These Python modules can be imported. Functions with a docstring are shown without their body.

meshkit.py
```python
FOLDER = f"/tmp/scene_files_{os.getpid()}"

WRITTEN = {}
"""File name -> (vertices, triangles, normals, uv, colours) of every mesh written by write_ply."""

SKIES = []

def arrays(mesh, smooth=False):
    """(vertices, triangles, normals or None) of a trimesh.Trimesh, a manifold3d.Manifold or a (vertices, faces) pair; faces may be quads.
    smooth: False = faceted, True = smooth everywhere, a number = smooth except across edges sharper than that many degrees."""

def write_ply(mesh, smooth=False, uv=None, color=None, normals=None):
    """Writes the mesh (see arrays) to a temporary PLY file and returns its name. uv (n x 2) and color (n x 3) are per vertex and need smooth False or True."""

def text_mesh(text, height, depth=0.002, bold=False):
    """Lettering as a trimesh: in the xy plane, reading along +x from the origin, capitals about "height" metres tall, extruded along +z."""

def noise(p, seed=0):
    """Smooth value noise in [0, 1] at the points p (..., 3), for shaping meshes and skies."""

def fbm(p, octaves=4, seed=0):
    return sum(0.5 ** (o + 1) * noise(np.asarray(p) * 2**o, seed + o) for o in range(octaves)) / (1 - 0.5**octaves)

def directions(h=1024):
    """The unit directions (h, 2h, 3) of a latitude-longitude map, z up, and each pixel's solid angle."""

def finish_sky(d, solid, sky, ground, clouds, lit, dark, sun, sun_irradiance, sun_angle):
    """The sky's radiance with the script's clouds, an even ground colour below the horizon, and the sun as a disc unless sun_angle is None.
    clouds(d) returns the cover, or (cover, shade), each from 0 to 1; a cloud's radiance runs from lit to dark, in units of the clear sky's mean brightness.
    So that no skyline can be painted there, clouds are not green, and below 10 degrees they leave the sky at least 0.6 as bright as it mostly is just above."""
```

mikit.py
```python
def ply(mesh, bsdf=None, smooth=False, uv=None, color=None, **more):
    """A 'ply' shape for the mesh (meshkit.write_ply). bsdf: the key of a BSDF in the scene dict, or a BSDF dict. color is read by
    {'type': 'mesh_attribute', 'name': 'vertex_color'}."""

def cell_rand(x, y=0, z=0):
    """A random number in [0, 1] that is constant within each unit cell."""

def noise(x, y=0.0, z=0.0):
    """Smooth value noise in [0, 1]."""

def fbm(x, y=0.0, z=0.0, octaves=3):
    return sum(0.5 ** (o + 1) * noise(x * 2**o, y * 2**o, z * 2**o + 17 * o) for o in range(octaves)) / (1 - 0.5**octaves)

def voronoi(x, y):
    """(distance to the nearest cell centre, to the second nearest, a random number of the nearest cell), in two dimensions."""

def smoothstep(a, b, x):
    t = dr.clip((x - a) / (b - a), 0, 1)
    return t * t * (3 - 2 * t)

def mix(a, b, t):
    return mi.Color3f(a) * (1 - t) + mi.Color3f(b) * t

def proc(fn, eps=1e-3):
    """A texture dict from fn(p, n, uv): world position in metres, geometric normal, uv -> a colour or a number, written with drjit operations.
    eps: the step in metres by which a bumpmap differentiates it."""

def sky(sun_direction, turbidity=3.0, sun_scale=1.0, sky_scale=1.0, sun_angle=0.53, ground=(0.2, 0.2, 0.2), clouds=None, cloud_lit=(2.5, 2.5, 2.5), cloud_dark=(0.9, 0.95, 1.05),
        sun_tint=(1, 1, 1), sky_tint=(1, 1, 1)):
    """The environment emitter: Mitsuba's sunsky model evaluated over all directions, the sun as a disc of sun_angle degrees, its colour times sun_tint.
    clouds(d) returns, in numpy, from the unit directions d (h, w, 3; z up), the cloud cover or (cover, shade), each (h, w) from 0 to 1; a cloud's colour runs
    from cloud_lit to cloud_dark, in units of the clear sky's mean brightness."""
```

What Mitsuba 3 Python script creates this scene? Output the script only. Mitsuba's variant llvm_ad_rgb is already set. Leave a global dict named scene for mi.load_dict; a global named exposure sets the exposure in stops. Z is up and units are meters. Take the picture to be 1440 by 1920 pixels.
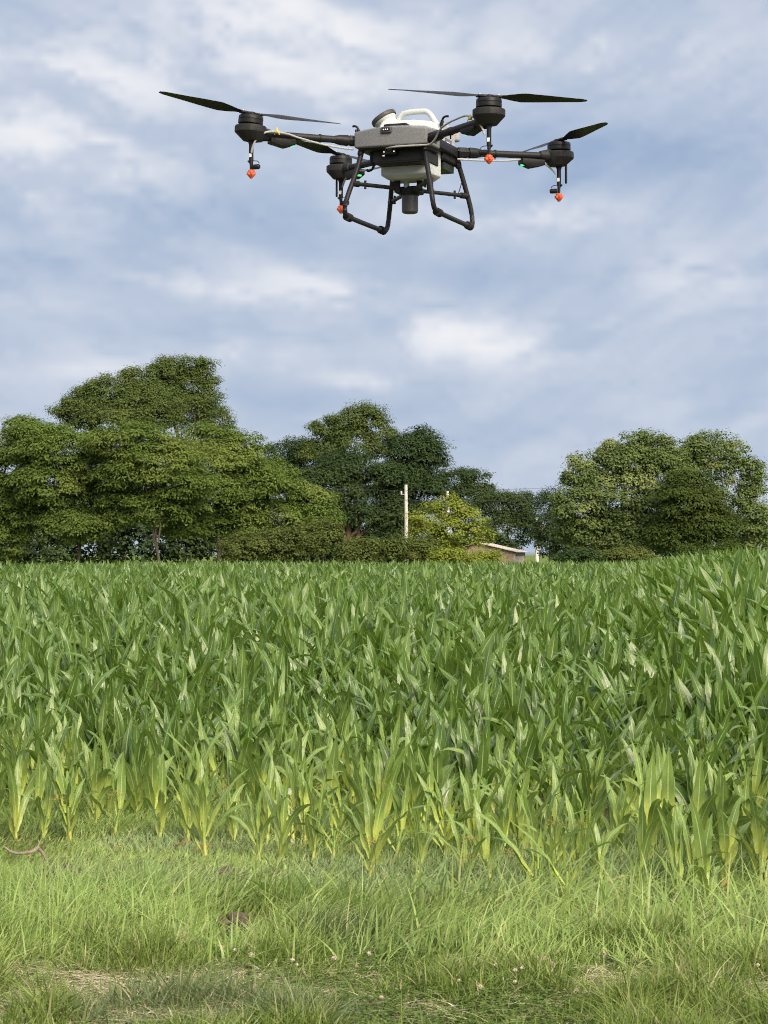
import math
import numpy as np, trimesh, manifold3d as m3
import mitsuba as mi, drjit as dr
import mikit, meshkit
from mikit import proc, noise, fbm, cell_rand, smoothstep, mix

T = mi.ScalarTransform4f
scene, labels = {}, {}
F, HZ, EYE = 4265.0, 1040.0, 1.75          # focal length and horizon row in pixels of a 1440 x 1920 frame, eye height in metres
PITCH = math.atan((HZ - 960) / F)

# ------------------------------------------------------------------ camera, sky, exposure
scene['camera'] = {'type': 'perspective', 'fov': math.degrees(2 * math.atan(720 / F)), 'fov_axis': 'x', 'near_clip': 0.1, 'far_clip': 6000.0,
                   'to_world': T().look_at(origin=[0, 0, EYE], target=[0, math.cos(PITCH) * 10, EYE + math.sin(PITCH) * 10], up=[0, 0, 1])}
exposure = 1.95


def clouds(d):
    """A high broken overcast: bands of pale cloud, bluer where it thins; (cover, shade)."""
    el = np.degrees(np.arcsin(np.clip(d[..., 2], -1, 1)))
    az = np.degrees(np.arctan2(d[..., 0], d[..., 1]))
    # project on a cloud layer that curves down to the horizon
    k = 1.0 / (np.sin(np.radians(np.maximum(el, 0))) + 0.16)
    p = np.stack([d[..., 0] * k, d[..., 1] * k, np.zeros_like(el)], -1)
    warp = np.stack([meshkit.fbm(p * 2.3 + 3.1, 3, 5), meshkit.fbm(p * 2.3 + 9.7, 3, 6), np.zeros_like(el)], -1) - 0.5
    q = p * np.array([3.6, 2.9, 1]) + warp * np.array([1.8, 1.2, 0])
    q = np.stack([q[..., 0] + 0.5 * q[..., 1], q[..., 1], q[..., 2]], -1)
    rough = lambda x, o, s: (meshkit.fbm(x, o, s) - 0.5) * 2.6
    big = rough(q * 0.9 + 21.3, 4, 11)
    # finer cloudlets, in degrees, lying along the drift of the upper wind
    tw = rough(np.stack([az * 0.35, el * 0.5, 0 * el], -1) + 40.2, 3, 41)
    lean = 0.42 * np.tanh(-az / 5.0 + 0.4)
    g = np.stack([az * 0.55 + 0.4 * tw, (el + lean * az * 0.5) * 1.35 + 0.9 * tw, 0 * el], -1)
    fine = rough(g + 55.2, 5, 23)
    wisp = rough(g * np.array([2.1, 2.6, 1]) + 15.5 + 0.5 * fine[..., None], 4, 31)

    def bank(a, e, ra, re, tilt=0.0):
        x, y = az - a, el - e - tilt * (az - a)
        return np.exp(-(x / ra) ** 2 - (y / re) ** 2)
    lit = (0.85 * bank(-8.4, 10.1, 2.9, 1.5, -0.25) + 0.8 * bank(-7.6, 11.9, 3.0, 0.7, -0.12) + 0.9 * bank(-1.9, 12.4, 2.4, 1.9, -0.35) + 0.35 * bank(-3.2, 13.3, 4.5, 1.0) + 0.3 * bank(3, 12.6, 3.5, 0.9)
           + 0.75 * bank(-1.3, 6.6, 2.2, 0.45, -0.22) + 0.6 * bank(-3.9, 6.55, 1.9, 0.28, -0.15) + 0.95 * bank(2.2, 5.4, 1.8, 0.6, -0.05) + 0.55 * bank(-3.2, 5.15, 1.3, 0.3)
           + 0.55 * bank(-0.7, 4.35, 1.3, 0.25, -0.15) + 0.45 * bank(4.2, 8.4, 2.2, 0.5, 0.08) + 0.4 * bank(7.8, 6.9, 1.6, 0.5) + 0.3 * bank(6.0, 12.2, 2.6, 0.8)
           + 0.35 * bank(-6.5, 4.6, 2.0, 0.3) + 0.25 * bank(0.5, 8.6, 2.0, 0.4))
    blue = 0.9 * bank(-3.3, 8.3, 4.2, 1.0, -0.12) + 0.85 * bank(5.5, 10.0, 4.5, 0.9, -0.05) + 0.5 * bank(2.6, 7.1, 2.5, 0.5) + 0.5 * bank(-8.0, 7.3, 2.5, 0.6) + 0.35 * bank(8.0, 8.6, 2.5, 0.5)
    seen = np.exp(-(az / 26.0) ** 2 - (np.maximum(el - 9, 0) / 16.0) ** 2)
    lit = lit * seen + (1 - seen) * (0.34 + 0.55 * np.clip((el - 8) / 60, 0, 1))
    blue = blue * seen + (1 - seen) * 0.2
    tiny = rough(g * np.array([4.6, 5.2, 1]) + 3.5 + 0.6 * wisp[..., None], 3, 57)
    edge = np.clip(0.5 + 0.95 * fine + 0.55 * wisp + 0.32 * tiny, 0, 1)
    edge = edge * edge * (3 - 2 * edge)
    b = 0.325 + 0.12 * big + 0.74 * lit * (0.34 + 0.88 * edge) + 0.15 * fine + 0.11 * wisp + 0.03 * tiny - 0.30 * blue * (1 + 0.3 * fine)
    b = np.where(b > 0.75, 0.75 + (b - 0.75) * 0.55, b)
    return 0.96, 1 - np.clip(b, 0.0, 1.0)


SUN = np.array([0.40, -0.74, 0.62])
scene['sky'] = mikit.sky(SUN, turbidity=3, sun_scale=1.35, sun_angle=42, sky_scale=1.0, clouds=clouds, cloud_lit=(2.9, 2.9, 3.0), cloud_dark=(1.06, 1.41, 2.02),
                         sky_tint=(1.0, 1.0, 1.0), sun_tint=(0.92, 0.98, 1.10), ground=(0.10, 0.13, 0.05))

scene['sky']['sampling_weight'] = 600.0


# ------------------------------------------------------------------ helpers
def at(px, py, D):
    """The point that stands at ground distance D metres in the direction of a photograph pixel."""
    dy = math.cos(PITCH) + (py - 960) / F * math.sin(PITCH)
    dz = math.sin(PITCH) - (py - 960) / F * math.cos(PITCH)
    return np.array([(px - 720) / F / dy * D, D, EYE + dz / dy * D])


def numbered(name):
    if name not in used:
        used[name] = 0
        return name
    used[name] += 1
    return f'{name}_{used[name]:03d}'


used = {}


def obj(name, mesh, bsdf, parent=None, smooth=35, uv=None, label=None, world=None, **more):
    key = numbered((parent + '__' if parent else '') + name)
    d = mesh if isinstance(mesh, dict) else mikit.ply(mesh, bsdf, smooth=smooth, uv=uv)
    scene[key] = {**d, **({'to_world': world} if world is not None else {}), **more}
    if label:
        labels[key] = {'label': label}
    return key


def thing(name, label, cat, group=None, kind=None):
    key = numbered(name)
    labels[key] = {'label': label, 'category': cat}
    if group:
        labels[key]['group'] = group
    if kind:
        labels[key]['kind'] = kind
    return key


def structure(name, mesh, bsdf, smooth=True, kind='structure', label=None, cat=None, uv=None):
    key = obj(name, mesh, bsdf, smooth=smooth, uv=uv)
    labels[key] = {'kind': kind}
    if label:
        labels[key]['label'] = label
    if cat:
        labels[key]['category'] = cat
    return key


def nz(v):
    v = np.asarray(v, float)
    return v / (np.linalg.norm(v, axis=-1, keepdims=True) + 1e-12)


def tube(pts, radii, n=8, cap=True):
    """A round tube along the points, as (vertices, faces)."""
    p = np.asarray(pts, float)
    r = np.broadcast_to(np.asarray(radii, float), (len(p),))
    t = nz(np.gradient(p, axis=0))
    ref = np.array([0, 0, 1.0]) if abs(t[:, 2]).mean() < 0.8 else np.array([1.0, 0.05, 0])
    a = nz(np.cross(t, ref))
    b = np.cross(t, a)
    ang = np.arange(n) * 2 * np.pi / n
    v = (p[:, None] + r[:, None, None] * (np.cos(ang)[None, :, None] * a[:, None] + np.sin(ang)[None, :, None] * b[:, None])).reshape(-1, 3)
    i, j = np.meshgrid(np.arange(len(p) - 1), np.arange(n), indexing='ij')
    q = lambda a_, b_: (a_ * n + b_ % n).ravel()
    f = np.vstack([np.stack([q(i, j), q(i, j + 1), q(i + 1, j + 1)], 1), np.stack([q(i, j), q(i + 1, j + 1), q(i + 1, j)], 1)])
    if cap:
        k = len(v)
        v = np.vstack([v, p[:1], p[-1:]])
        jj = np.arange(n)
        f = np.vstack([f, np.stack([jj * 0 + k, (jj + 1) % n, jj], 1), np.stack([jj * 0 + k + 1, (len(p) - 1) * n + jj, (len(p) - 1) * n + (jj + 1) % n], 1)])
    return v, f


def curve(ctrl, n=16):
    """Points of a smooth curve through the control points."""
    c = np.asarray(ctrl, float)
    s = np.r_[0, np.cumsum(np.linalg.norm(np.diff(c, axis=0), axis=1))]
    from scipy.interpolate import PchipInterpolator
    return PchipInterpolator(s, c)(np.linspace(0, s[-1], n))


def join(parts):
    vs, fs, k = [], [], 0
    for v, f in parts:
        vs.append(np.asarray(v, float)); fs.append(np.asarray(f) + k); k += len(v)
    return np.vstack(vs), np.vstack(fs)


def tm(vf):
    return trimesh.Trimesh(np.asarray(vf[0]), np.asarray(vf[1]), process=False)


def lathe(profile, n=28, o=(0, 0, 0), axis=None):
    m = trimesh.creation.revolve(np.asarray(profile, float), sections=n)
    if axis is not None:
        m.apply_transform(trimesh.geometry.align_vectors([0, 0, 1], nz(axis)))
    m.apply_translation(o)
    return np.array(m.vertices), np.array(m.faces)


def rbox(lo, hi, r=0.006, n=8):
    """A box with rounded edges."""
    lo, hi = np.asarray(lo, float), np.asarray(hi, float)
    s = m3.Manifold.sphere(r, n)
    parts = [s.translate([[lo[0] + r, hi[0] - r][a], [lo[1] + r, hi[1] - r][b], [lo[2] + r, hi[2] - r][c]]) for a in (0, 1) for b in (0, 1) for c in (0, 1)]
    return mesh_of(m3.Manifold.batch_hull(parts))


def hull(points, r=0.006, n=8):
    s = m3.Manifold.sphere(r, n)
    return mesh_of(m3.Manifold.batch_hull([s.translate(list(map(float, p))) for p in points]))


def mesh_of(m):
    m = m.to_mesh()
    return np.array(m.vert_properties[:, :3], float), np.array(m.tri_verts, int)


def box(lo, hi):
    lo, hi = np.asarray(lo, float), np.asarray(hi, float)
    b = trimesh.creation.box(extents=hi - lo)
    b.apply_translation((lo + hi) / 2)
    return np.array(b.vertices), np.array(b.faces)


# ------------------------------------------------------------------ materials
def two(d):
    return {'type': 'twosided', 'm': d}


def rgb(*c):
    return {'type': 'rgb', 'value': list(c)}


def plastic(name, c, rough=0.45, spec=0.5, **k):
    scene[name] = two({'type': 'principled', 'base_color': c if isinstance(c, dict) else rgb(*c), 'roughness': rough, 'specular': spec, **k})


def thin(name, fn, rough=0.45, trans=0.7, spec_eta=1.4):
    scene[name] = {'type': 'principledthin', 'base_color': proc(fn), 'roughness': rough, 'diff_trans': trans, 'eta': spec_eta}


def leaf(name, top, through, rough=0.33, spec=0.65, share=0.36, trans=1.5):
    """A leaf blade: a waxy reflecting surface (colour fn top) and the greener light that passes through it (colour fn through)."""
    scene[name] = {'type': 'blendbsdf', 'weight': share, 'a': two({'type': 'principled', 'base_color': proc(top), 'roughness': rough, 'specular': spec}),
                   'b': {'type': 'principledthin', 'base_color': proc(through), 'roughness': 0.6, 'diff_trans': trans, 'eta': 1.4}}


def leaf_colour(a, b, c, patch=0.5, amount=0.5):
    """Each leaf its own tone between a and b (uv.x counts leaves), some tinged towards c in patches."""
    def fn(p, n, uv):
        r = cell_rand(dr.floor(uv.x), 7)
        s = noise(p.x * patch, p.y * patch, p.z * patch)
        col = mix(a, b, r)
        return mix(col, mi.Color3f(c), smoothstep(0.45, 0.85, s) * amount)
    return fn


def corn_colour(pale, through=False):
    def fn(p, n, uv):
        i = dr.floor(uv.x)
        x = dr.abs((uv.x - i) * 2 - 1)
        v = uv.y
        plant = noise(p.x * 3.1, p.y * 3.1, 3.7)
        r = cell_rand(i, dr.floor(p.x * 2.7), dr.floor(p.y * 2.7))
        col = mix((0.044, 0.104, 0.020), (0.136, 0.208, 0.070), r * 0.7 + plant * 0.3) if not through else mix((0.145, 0.275, 0.014), (0.245, 0.37, 0.026), r * 0.6 + plant * 0.4)
        # faint lengthwise veins
        vein = noise((uv.x - i) * 46.0, i, v * 2.0)
        col = col * (0.88 + 0.24 * vein)
        blotch = fbm(p.x * 9.0, p.y * 9.0, p.z * 9.0, 2)
        col = col * (0.86 + 0.28 * blotch)
        if pale:
            base = mix((0.54, 0.60, 0.13), (0.42, 0.53, 0.11), plant)
            w = 1 - smoothstep(0.02, 0.52, v + (plant - 0.5) * 0.4)
            col = mix(mix(col, (0.26, 0.37, 0.09), 0.50), base, w)
        else:
            w = 1 - smoothstep(0.0, 0.25, v)
            col = mix(col, (0.20, 0.27, 0.07), w * 0.6)
        rib = 1 - smoothstep(0.055, 0.125, x + v * 0.05)
        return mix(col, (0.50, 0.58, 0.31), rib * 0.9 * (1 - smoothstep(0.7, 1.0, v)))
    return fn


leaf('corn_leaf_mat', corn_colour(False), corn_colour(False, True))
leaf('corn_pale_mat', corn_colour(True), corn_colour(True, True), 0.42)
thin('corn_dead_mat', lambda p, n, uv: mix((0.46, 0.36, 0.13), (0.30, 0.21, 0.11), noise(p.x * 30, p.y * 30, p.z * 30)), 0.6, 0.6)


def stalk_colour(p, n, uv):
    w = smoothstep(0.0, 0.8, uv.y + (noise(p.x * 2, p.y * 2) - 0.5) * 0.3)
    return mix(mix((0.52, 0.51, 0.14), (0.20, 0.29, 0.07), w), (0.22, 0.15, 0.08), smoothstep(0.68, 0.8, noise(p.x * 40, p.y * 40, p.z * 25)) * 0.5)


scene['corn_stalk_mat'] = two({'type': 'principled', 'base_color': proc(stalk_colour), 'roughness': 0.5, 'specular': 0.4})


def grass_fn(p, n, uv):
    r = cell_rand(dr.floor(uv.x), 3)
    r2 = cell_rand(dr.floor(uv.x), 11)
    zone = noise(p.x * 0.9 + 4, p.y * 0.9, 1.0)
    col = mix((0.158, 0.255, 0.060), (0.370, 0.485, 0.145), r * 0.65 + zone * 0.35)
    blue = mix((0.14, 0.22, 0.085), (0.30, 0.39, 0.175), r)
    col = mix(col, blue, smoothstep(0.50, 0.72, noise(p.x * 0.8 + 11, p.y * 1.1, 5.0)) * 0.75)
    col = mix(col, (0.50, 0.48, 0.24), dr.select(r2 > 0.965, 0.7, 0.0))
    return mix((0.23, 0.25, 0.10), col, smoothstep(0.0, 0.4, uv.y))


leaf('grass_mat', grass_fn, grass_fn, 0.42, 0.5, 0.45, 1.4)
def lawn_fn(p, n, uv):
    c = mix(mix((0.095, 0.155, 0.026), (0.21, 0.285, 0.062), cell_rand(dr.floor(uv.x), 5)), (0.13, 0.17, 0.085), smoothstep(0.45, 0.7, noise(p.x * 1.3, p.y * 2)) * 0.7)
    return mix(c, (0.40, 0.36, 0.20), dr.select(cell_rand(dr.floor(uv.x), 8) > 0.9, 0.8, 0.0))


leaf('lawn_mat', lawn_fn, lawn_fn, 0.4, 0.5, 0.42, 1.4)
thin('straw_mat', lambda p, n, uv: mix(mix((0.42, 0.385, 0.24), (0.74, 0.68, 0.50), cell_rand(dr.floor(uv.x), 5)), (0.17, 0.20, 0.08), dr.select(cell_rand(dr.floor(uv.x), 9) > 0.72, 0.85, 0.0)), 0.6, 0.4)
thin('clover_mat', lambda p, n, uv: mix((0.075, 0.13, 0.03), (0.14, 0.21, 0.06), cell_rand(dr.floor(uv.x), 5)), 0.5, 0.6)
thin('weed_mat', lambda p, n, uv: mix((0.12, 0.17, 0.05), (0.17, 0.21, 0.09), noise(p.x * 40, p.y * 40, p.z * 40)), 0.55, 0.6)
thin('pale_leaf_mat', lambda p, n, uv: mix((0.46, 0.50, 0.38), (0.34, 0.40, 0.26), noise(p.x * 60, p.y * 60, p.z * 60)), 0.6, 0.5)
thin('sedge_mat', lambda p, n, uv: mix((0.36, 0.31, 0.09), (0.27, 0.27, 0.08), cell_rand(dr.floor(uv.x), 2)), 0.6, 0.6)
thin('petal_mat', lambda p, n, uv: mix((0.66, 0.62, 0.52), (0.36, 0.27, 0.20), smoothstep(0.3, 0.7, noise(p.x * 160, p.y * 160, p.z * 160))), 0.6, 0.7)

thin('locust_mat', leaf_colour((0.095, 0.155, 0.034), (0.175, 0.245, 0.064), (0.230, 0.280, 0.075), 0.5, 0.6), 0.5, 0.7)
thin('locust_dark_mat', leaf_colour((0.050, 0.082, 0.022), (0.092, 0.130, 0.036), (0.120, 0.150, 0.038), 0.4, 0.4), 0.5, 0.6)
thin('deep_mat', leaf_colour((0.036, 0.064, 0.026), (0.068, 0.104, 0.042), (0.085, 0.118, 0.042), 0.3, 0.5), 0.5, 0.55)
thin('crown_mat', leaf_colour((0.072, 0.112, 0.034), (0.135, 0.180, 0.056), (0.170, 0.205, 0.066), 0.45, 0.6), 0.45, 0.6)
thin('maple_mat', leaf_colour((0.085, 0.130, 0.040), (0.180, 0.240, 0.085), (0.265, 0.310, 0.125), 0.75, 0.85), 0.42, 0.6)
thin('lime_mat', leaf_colour((0.19, 0.245, 0.040), (0.32, 0.375, 0.075), (0.37, 0.40, 0.085), 0.5, 0.5), 0.5, 0.8)
thin('shrub_mat', leaf_colour((0.080, 0.110, 0.030), (0.140, 0.175, 0.055), (0.175, 0.190, 0.060), 0.8, 0.5), 0.5, 0.6)
thin('vine_mat', leaf_colour((0.17, 0.08, 0.02), (0.11, 0.10, 0.02), (0.2, 0.1, 0.02), 0.8, 0.5), 0.5, 0.6)


def bark_fn(lo, hi):
    return lambda p, n, uv: mix(lo, hi, fbm(p.x * 6, p.y * 6, p.z * 1.2, 3))


for nm, lo, hi in (('bark_mat', (0.045, 0.038, 0.028), (0.11, 0.095, 0.070)), ('pine_bark_mat', (0.15, 0.10, 0.07), (0.30, 0.21, 0.15)), ('pole_mat', (0.46, 0.44, 0.42), (0.68, 0.65, 0.62))):
    scene[nm] = two({'type': 'principled', 'base_color': proc(bark_fn(lo, hi)), 'roughness': 0.85, 'specular': 0.2})


def ground_fn(p, n, uv):
    a = fbm(p.x * 2.2, p.y * 2.2, 0, 4)
    b = fbm(p.x * 19, p.y * 19, 0, 3)
    soil = mix((0.040, 0.031, 0.023), (0.105, 0.083, 0.060), b)
    thatch = mix((0.06, 0.062, 0.03), (0.14, 0.13, 0.07), b)
    verge = 1 - smoothstep(11.8, 12.8, p.y + (a - 0.5) * 1.5)
    col = mix(soil, thatch, verge * (0.35 + 0.6 * smoothstep(0.4, 0.6, a)))
    far = smoothstep(95.0, 112.0, p.y)
    behind = 1 - smoothstep(-40.0, -6.0, p.y)
    return mix(col, mix((0.05, 0.085, 0.02), (0.10, 0.13, 0.035), a), dr.maximum(far, behind))


scene['ground_mat'] = two({'type': 'bumpmap', 'tex': proc(lambda p, n, uv: fbm(p.x * 14, p.y * 14, 0, 3), 0.01), 'scale': 0.03,
                           'b': {'type': 'principled', 'base_color': proc(ground_fn), 'roughness': 0.95, 'specular': 0.15}})
plastic('clod_mat', proc(lambda p, n, uv: mix((0.045, 0.034, 0.026), (0.12, 0.095, 0.075), fbm(p.x * 50, p.y * 50, p.z * 50, 3))), 0.95, 0.15)
plastic('twig_mat', proc(lambda p, n, uv: mix((0.30, 0.255, 0.21), (0.17, 0.13, 0.11), fbm(p.x * 60, p.y * 25, p.z * 60, 3))), 0.85, 0.2)


# drone
def dust(c, d, s=5.0):
    """Plastic with faint dried spray residue in broad patches."""
    return proc(lambda p, n, uv: mix(c, d, smoothstep(0.35, 0.75, noise(p.x * s, p.y * s, p.z * s)) * (0.4 + 0.6 * smoothstep(0.2, 0.9, n.z))))


plastic('shell_mat', (0.145, 0.151, 0.160), 0.55, 0.35)
plastic('black_mat', (0.0105, 0.0108, 0.0120), 0.5, 0.28)
plastic('motor_mat', (0.0110, 0.0113, 0.0125), 0.45, 0.30)
plastic('housing_mat', dust((0.0200, 0.0205, 0.0215), (0.030, 0.030, 0.031)), 0.6, 0.28)
plastic('carbon_mat', (0.0135, 0.0138, 0.0150), 0.48, 0.32)
plastic('rubber_mat', (0.0190, 0.0190, 0.0195), 0.8, 0.2)
plastic('radar_mat', (0.045, 0.047, 0.052), 0.5, 0.35)
plastic('battery_mat', (0.32, 0.335, 0.36), 0.45, 0.4)
plastic('label_mat', (0.12, 0.12, 0.15), 0.5)
plastic('board_mat', (0.008, 0.014, 0.006), 0.5)
plastic('orange_mat', (0.60, 0.095, 0.035), 0.5, 0.4)
plastic('hose_mat', (0.34, 0.345, 0.345), 0.4)
plastic('clip_mat', (0.58, 0.45, 0.12), 0.45)
plastic('sticker_mat', (0.72, 0.72, 0.72), 0.5)
plastic('lens_mat', (0.004, 0.004, 0.006), 0.08, 0.8)
plastic('blade_mat', (0.014, 0.0145, 0.017), 0.42, 0.35)
plastic('steel_mat', (0.55, 0.55, 0.56), 0.3, 0.5, metallic=0.9)
plastic('tank_mat', (0.46, 0.49, 0.485), 0.42, 0.4)
plastic('lamp_body_mat', (0.3, 0.35, 0.3), 0.3)
plastic('ring_mat', (0.052, 0.050, 0.050), 0.5, 0.35)
# shed and lines
plastic('siding_mat', proc(lambda p, n, uv: mix((0.31, 0.235, 0.165), (0.37, 0.285, 0.205), noise(p.x * 5, p.y * 5, p.z * 0.7))), 0.7, 0.3)
plastic('white_metal_mat', proc(lambda p, n, uv: mix((0.33, 0.29, 0.24), (0.42, 0.38, 0.33), noise(p.x * 2, p.y * 2, p.z * 2))), 0.55, 0.4)
plastic('grey_metal_mat', (0.26, 0.25, 0.25), 0.6, 0.4)
plastic('wire_mat', (0.06, 0.06, 0.06), 0.6)
plastic('ceramic_mat', (0.5, 0.5, 0.52), 0.35)


# ------------------------------------------------------------------ terrain
def ground_z(x, y):
    x, y = np.asarray(x, float), np.asarray(y, float)
    t = np.clip((y - 13.0) / 17.0, 0, 1)
    z = 0.30 * t * t * (3 - 2 * t)
    p = np.stack([x * 0.7, y * 0.7, 0 * x], -1)
    return z + 0.05 * (meshkit.fbm(p, 3, 4) - 0.5) * np.clip(1 - (y - 40) / 60, 0, 1)


def grid_axis(lo, hi, fine, far):
    a = [0.0]
    s = fine
    while a[-1] < far:
        a.append(a[-1] + s); s *= 1.12
    return np.array(a)


gx = np.r_[-np.flip(grid_axis(0, 0, 0.4, 2500)[1:]) - 4, np.linspace(-4, 4, 41), grid_axis(0, 0, 0.4, 2500)[1:] + 4]
gy = np.r_[-np.flip(grid_axis(0, 0, 0.5, 1500)[1:]) + 6, np.linspace(6, 18, 81), np.linspace(18.6, 40, 36), grid_axis(0, 0, 0.8, 3000)[1:] + 40]
X, Y = np.meshgrid(gx, gy, indexing='ij')
nx, ny = X.shape
idx = np.arange(nx * ny).reshape(nx, ny)
quads = np.stack([idx[:-1, :-1], idx[1:, :-1], idx[1:, 1:], idx[:-1, 1:]], -1).reshape(-1, 4)
structure('ground', (np.stack([X, Y, ground_z(X, Y)], -1).reshape(-1, 3), quads), 'ground_mat')


# ------------------------------------------------------------------ trees
def spread(rng, n):
    v = rng.normal(size=(n, 3))
    return v / np.linalg.norm(v, axis=1, keepdims=True)


def leaves(rng, centre, axis_u, axis_v, size_u, size_v, first=0):
    """One folded rhombus of two triangles per leaf; uv.x counts the leaves."""
    n = len(centre)
    u, v = axis_u * size_u[:, None], axis_v * size_v[:, None]
    nn = np.cross(axis_u, axis_v) * (size_v * 0.25)[:, None]
    vert = np.stack([centre - u, centre + v + nn, centre + u, centre - v + nn], 1).reshape(-1, 3)
    k = np.arange(n)[:, None] * 4
    f = np.concatenate([k + np.array([[0, 1, 2]]), k + np.array([[0, 2, 3]])], 0)
    uv = np.stack([np.repeat(first + np.arange(n), 4) + np.tile([0.1, 0.5, 0.9, 0.5], n), np.tile([0, 0.5, 1, 0.5], n)], 1)
    return vert, f, uv


STYLE = {  # clump radius and flatness, leaf half length and width (all in photo pixels), leaves per clump, how far leaves point outwards, droop
    'locust': dict(rc=24, flat=0.50, lu=3.1, lv=1.3, per=195, up=0.9, out=0.7),
    'broad': dict(rc=17, flat=0.75, lu=1.9, lv=1.15, per=130, up=0.8, out=1.0),
    'maple': dict(rc=17, flat=0.8, lu=2.3, lv=1.6, per=115, up=0.7, out=1.2),
    'shrub': dict(rc=14, flat=0.8, lu=2.2, lv=1.4, per=80, up=0.8, out=0.8),
}


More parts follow.
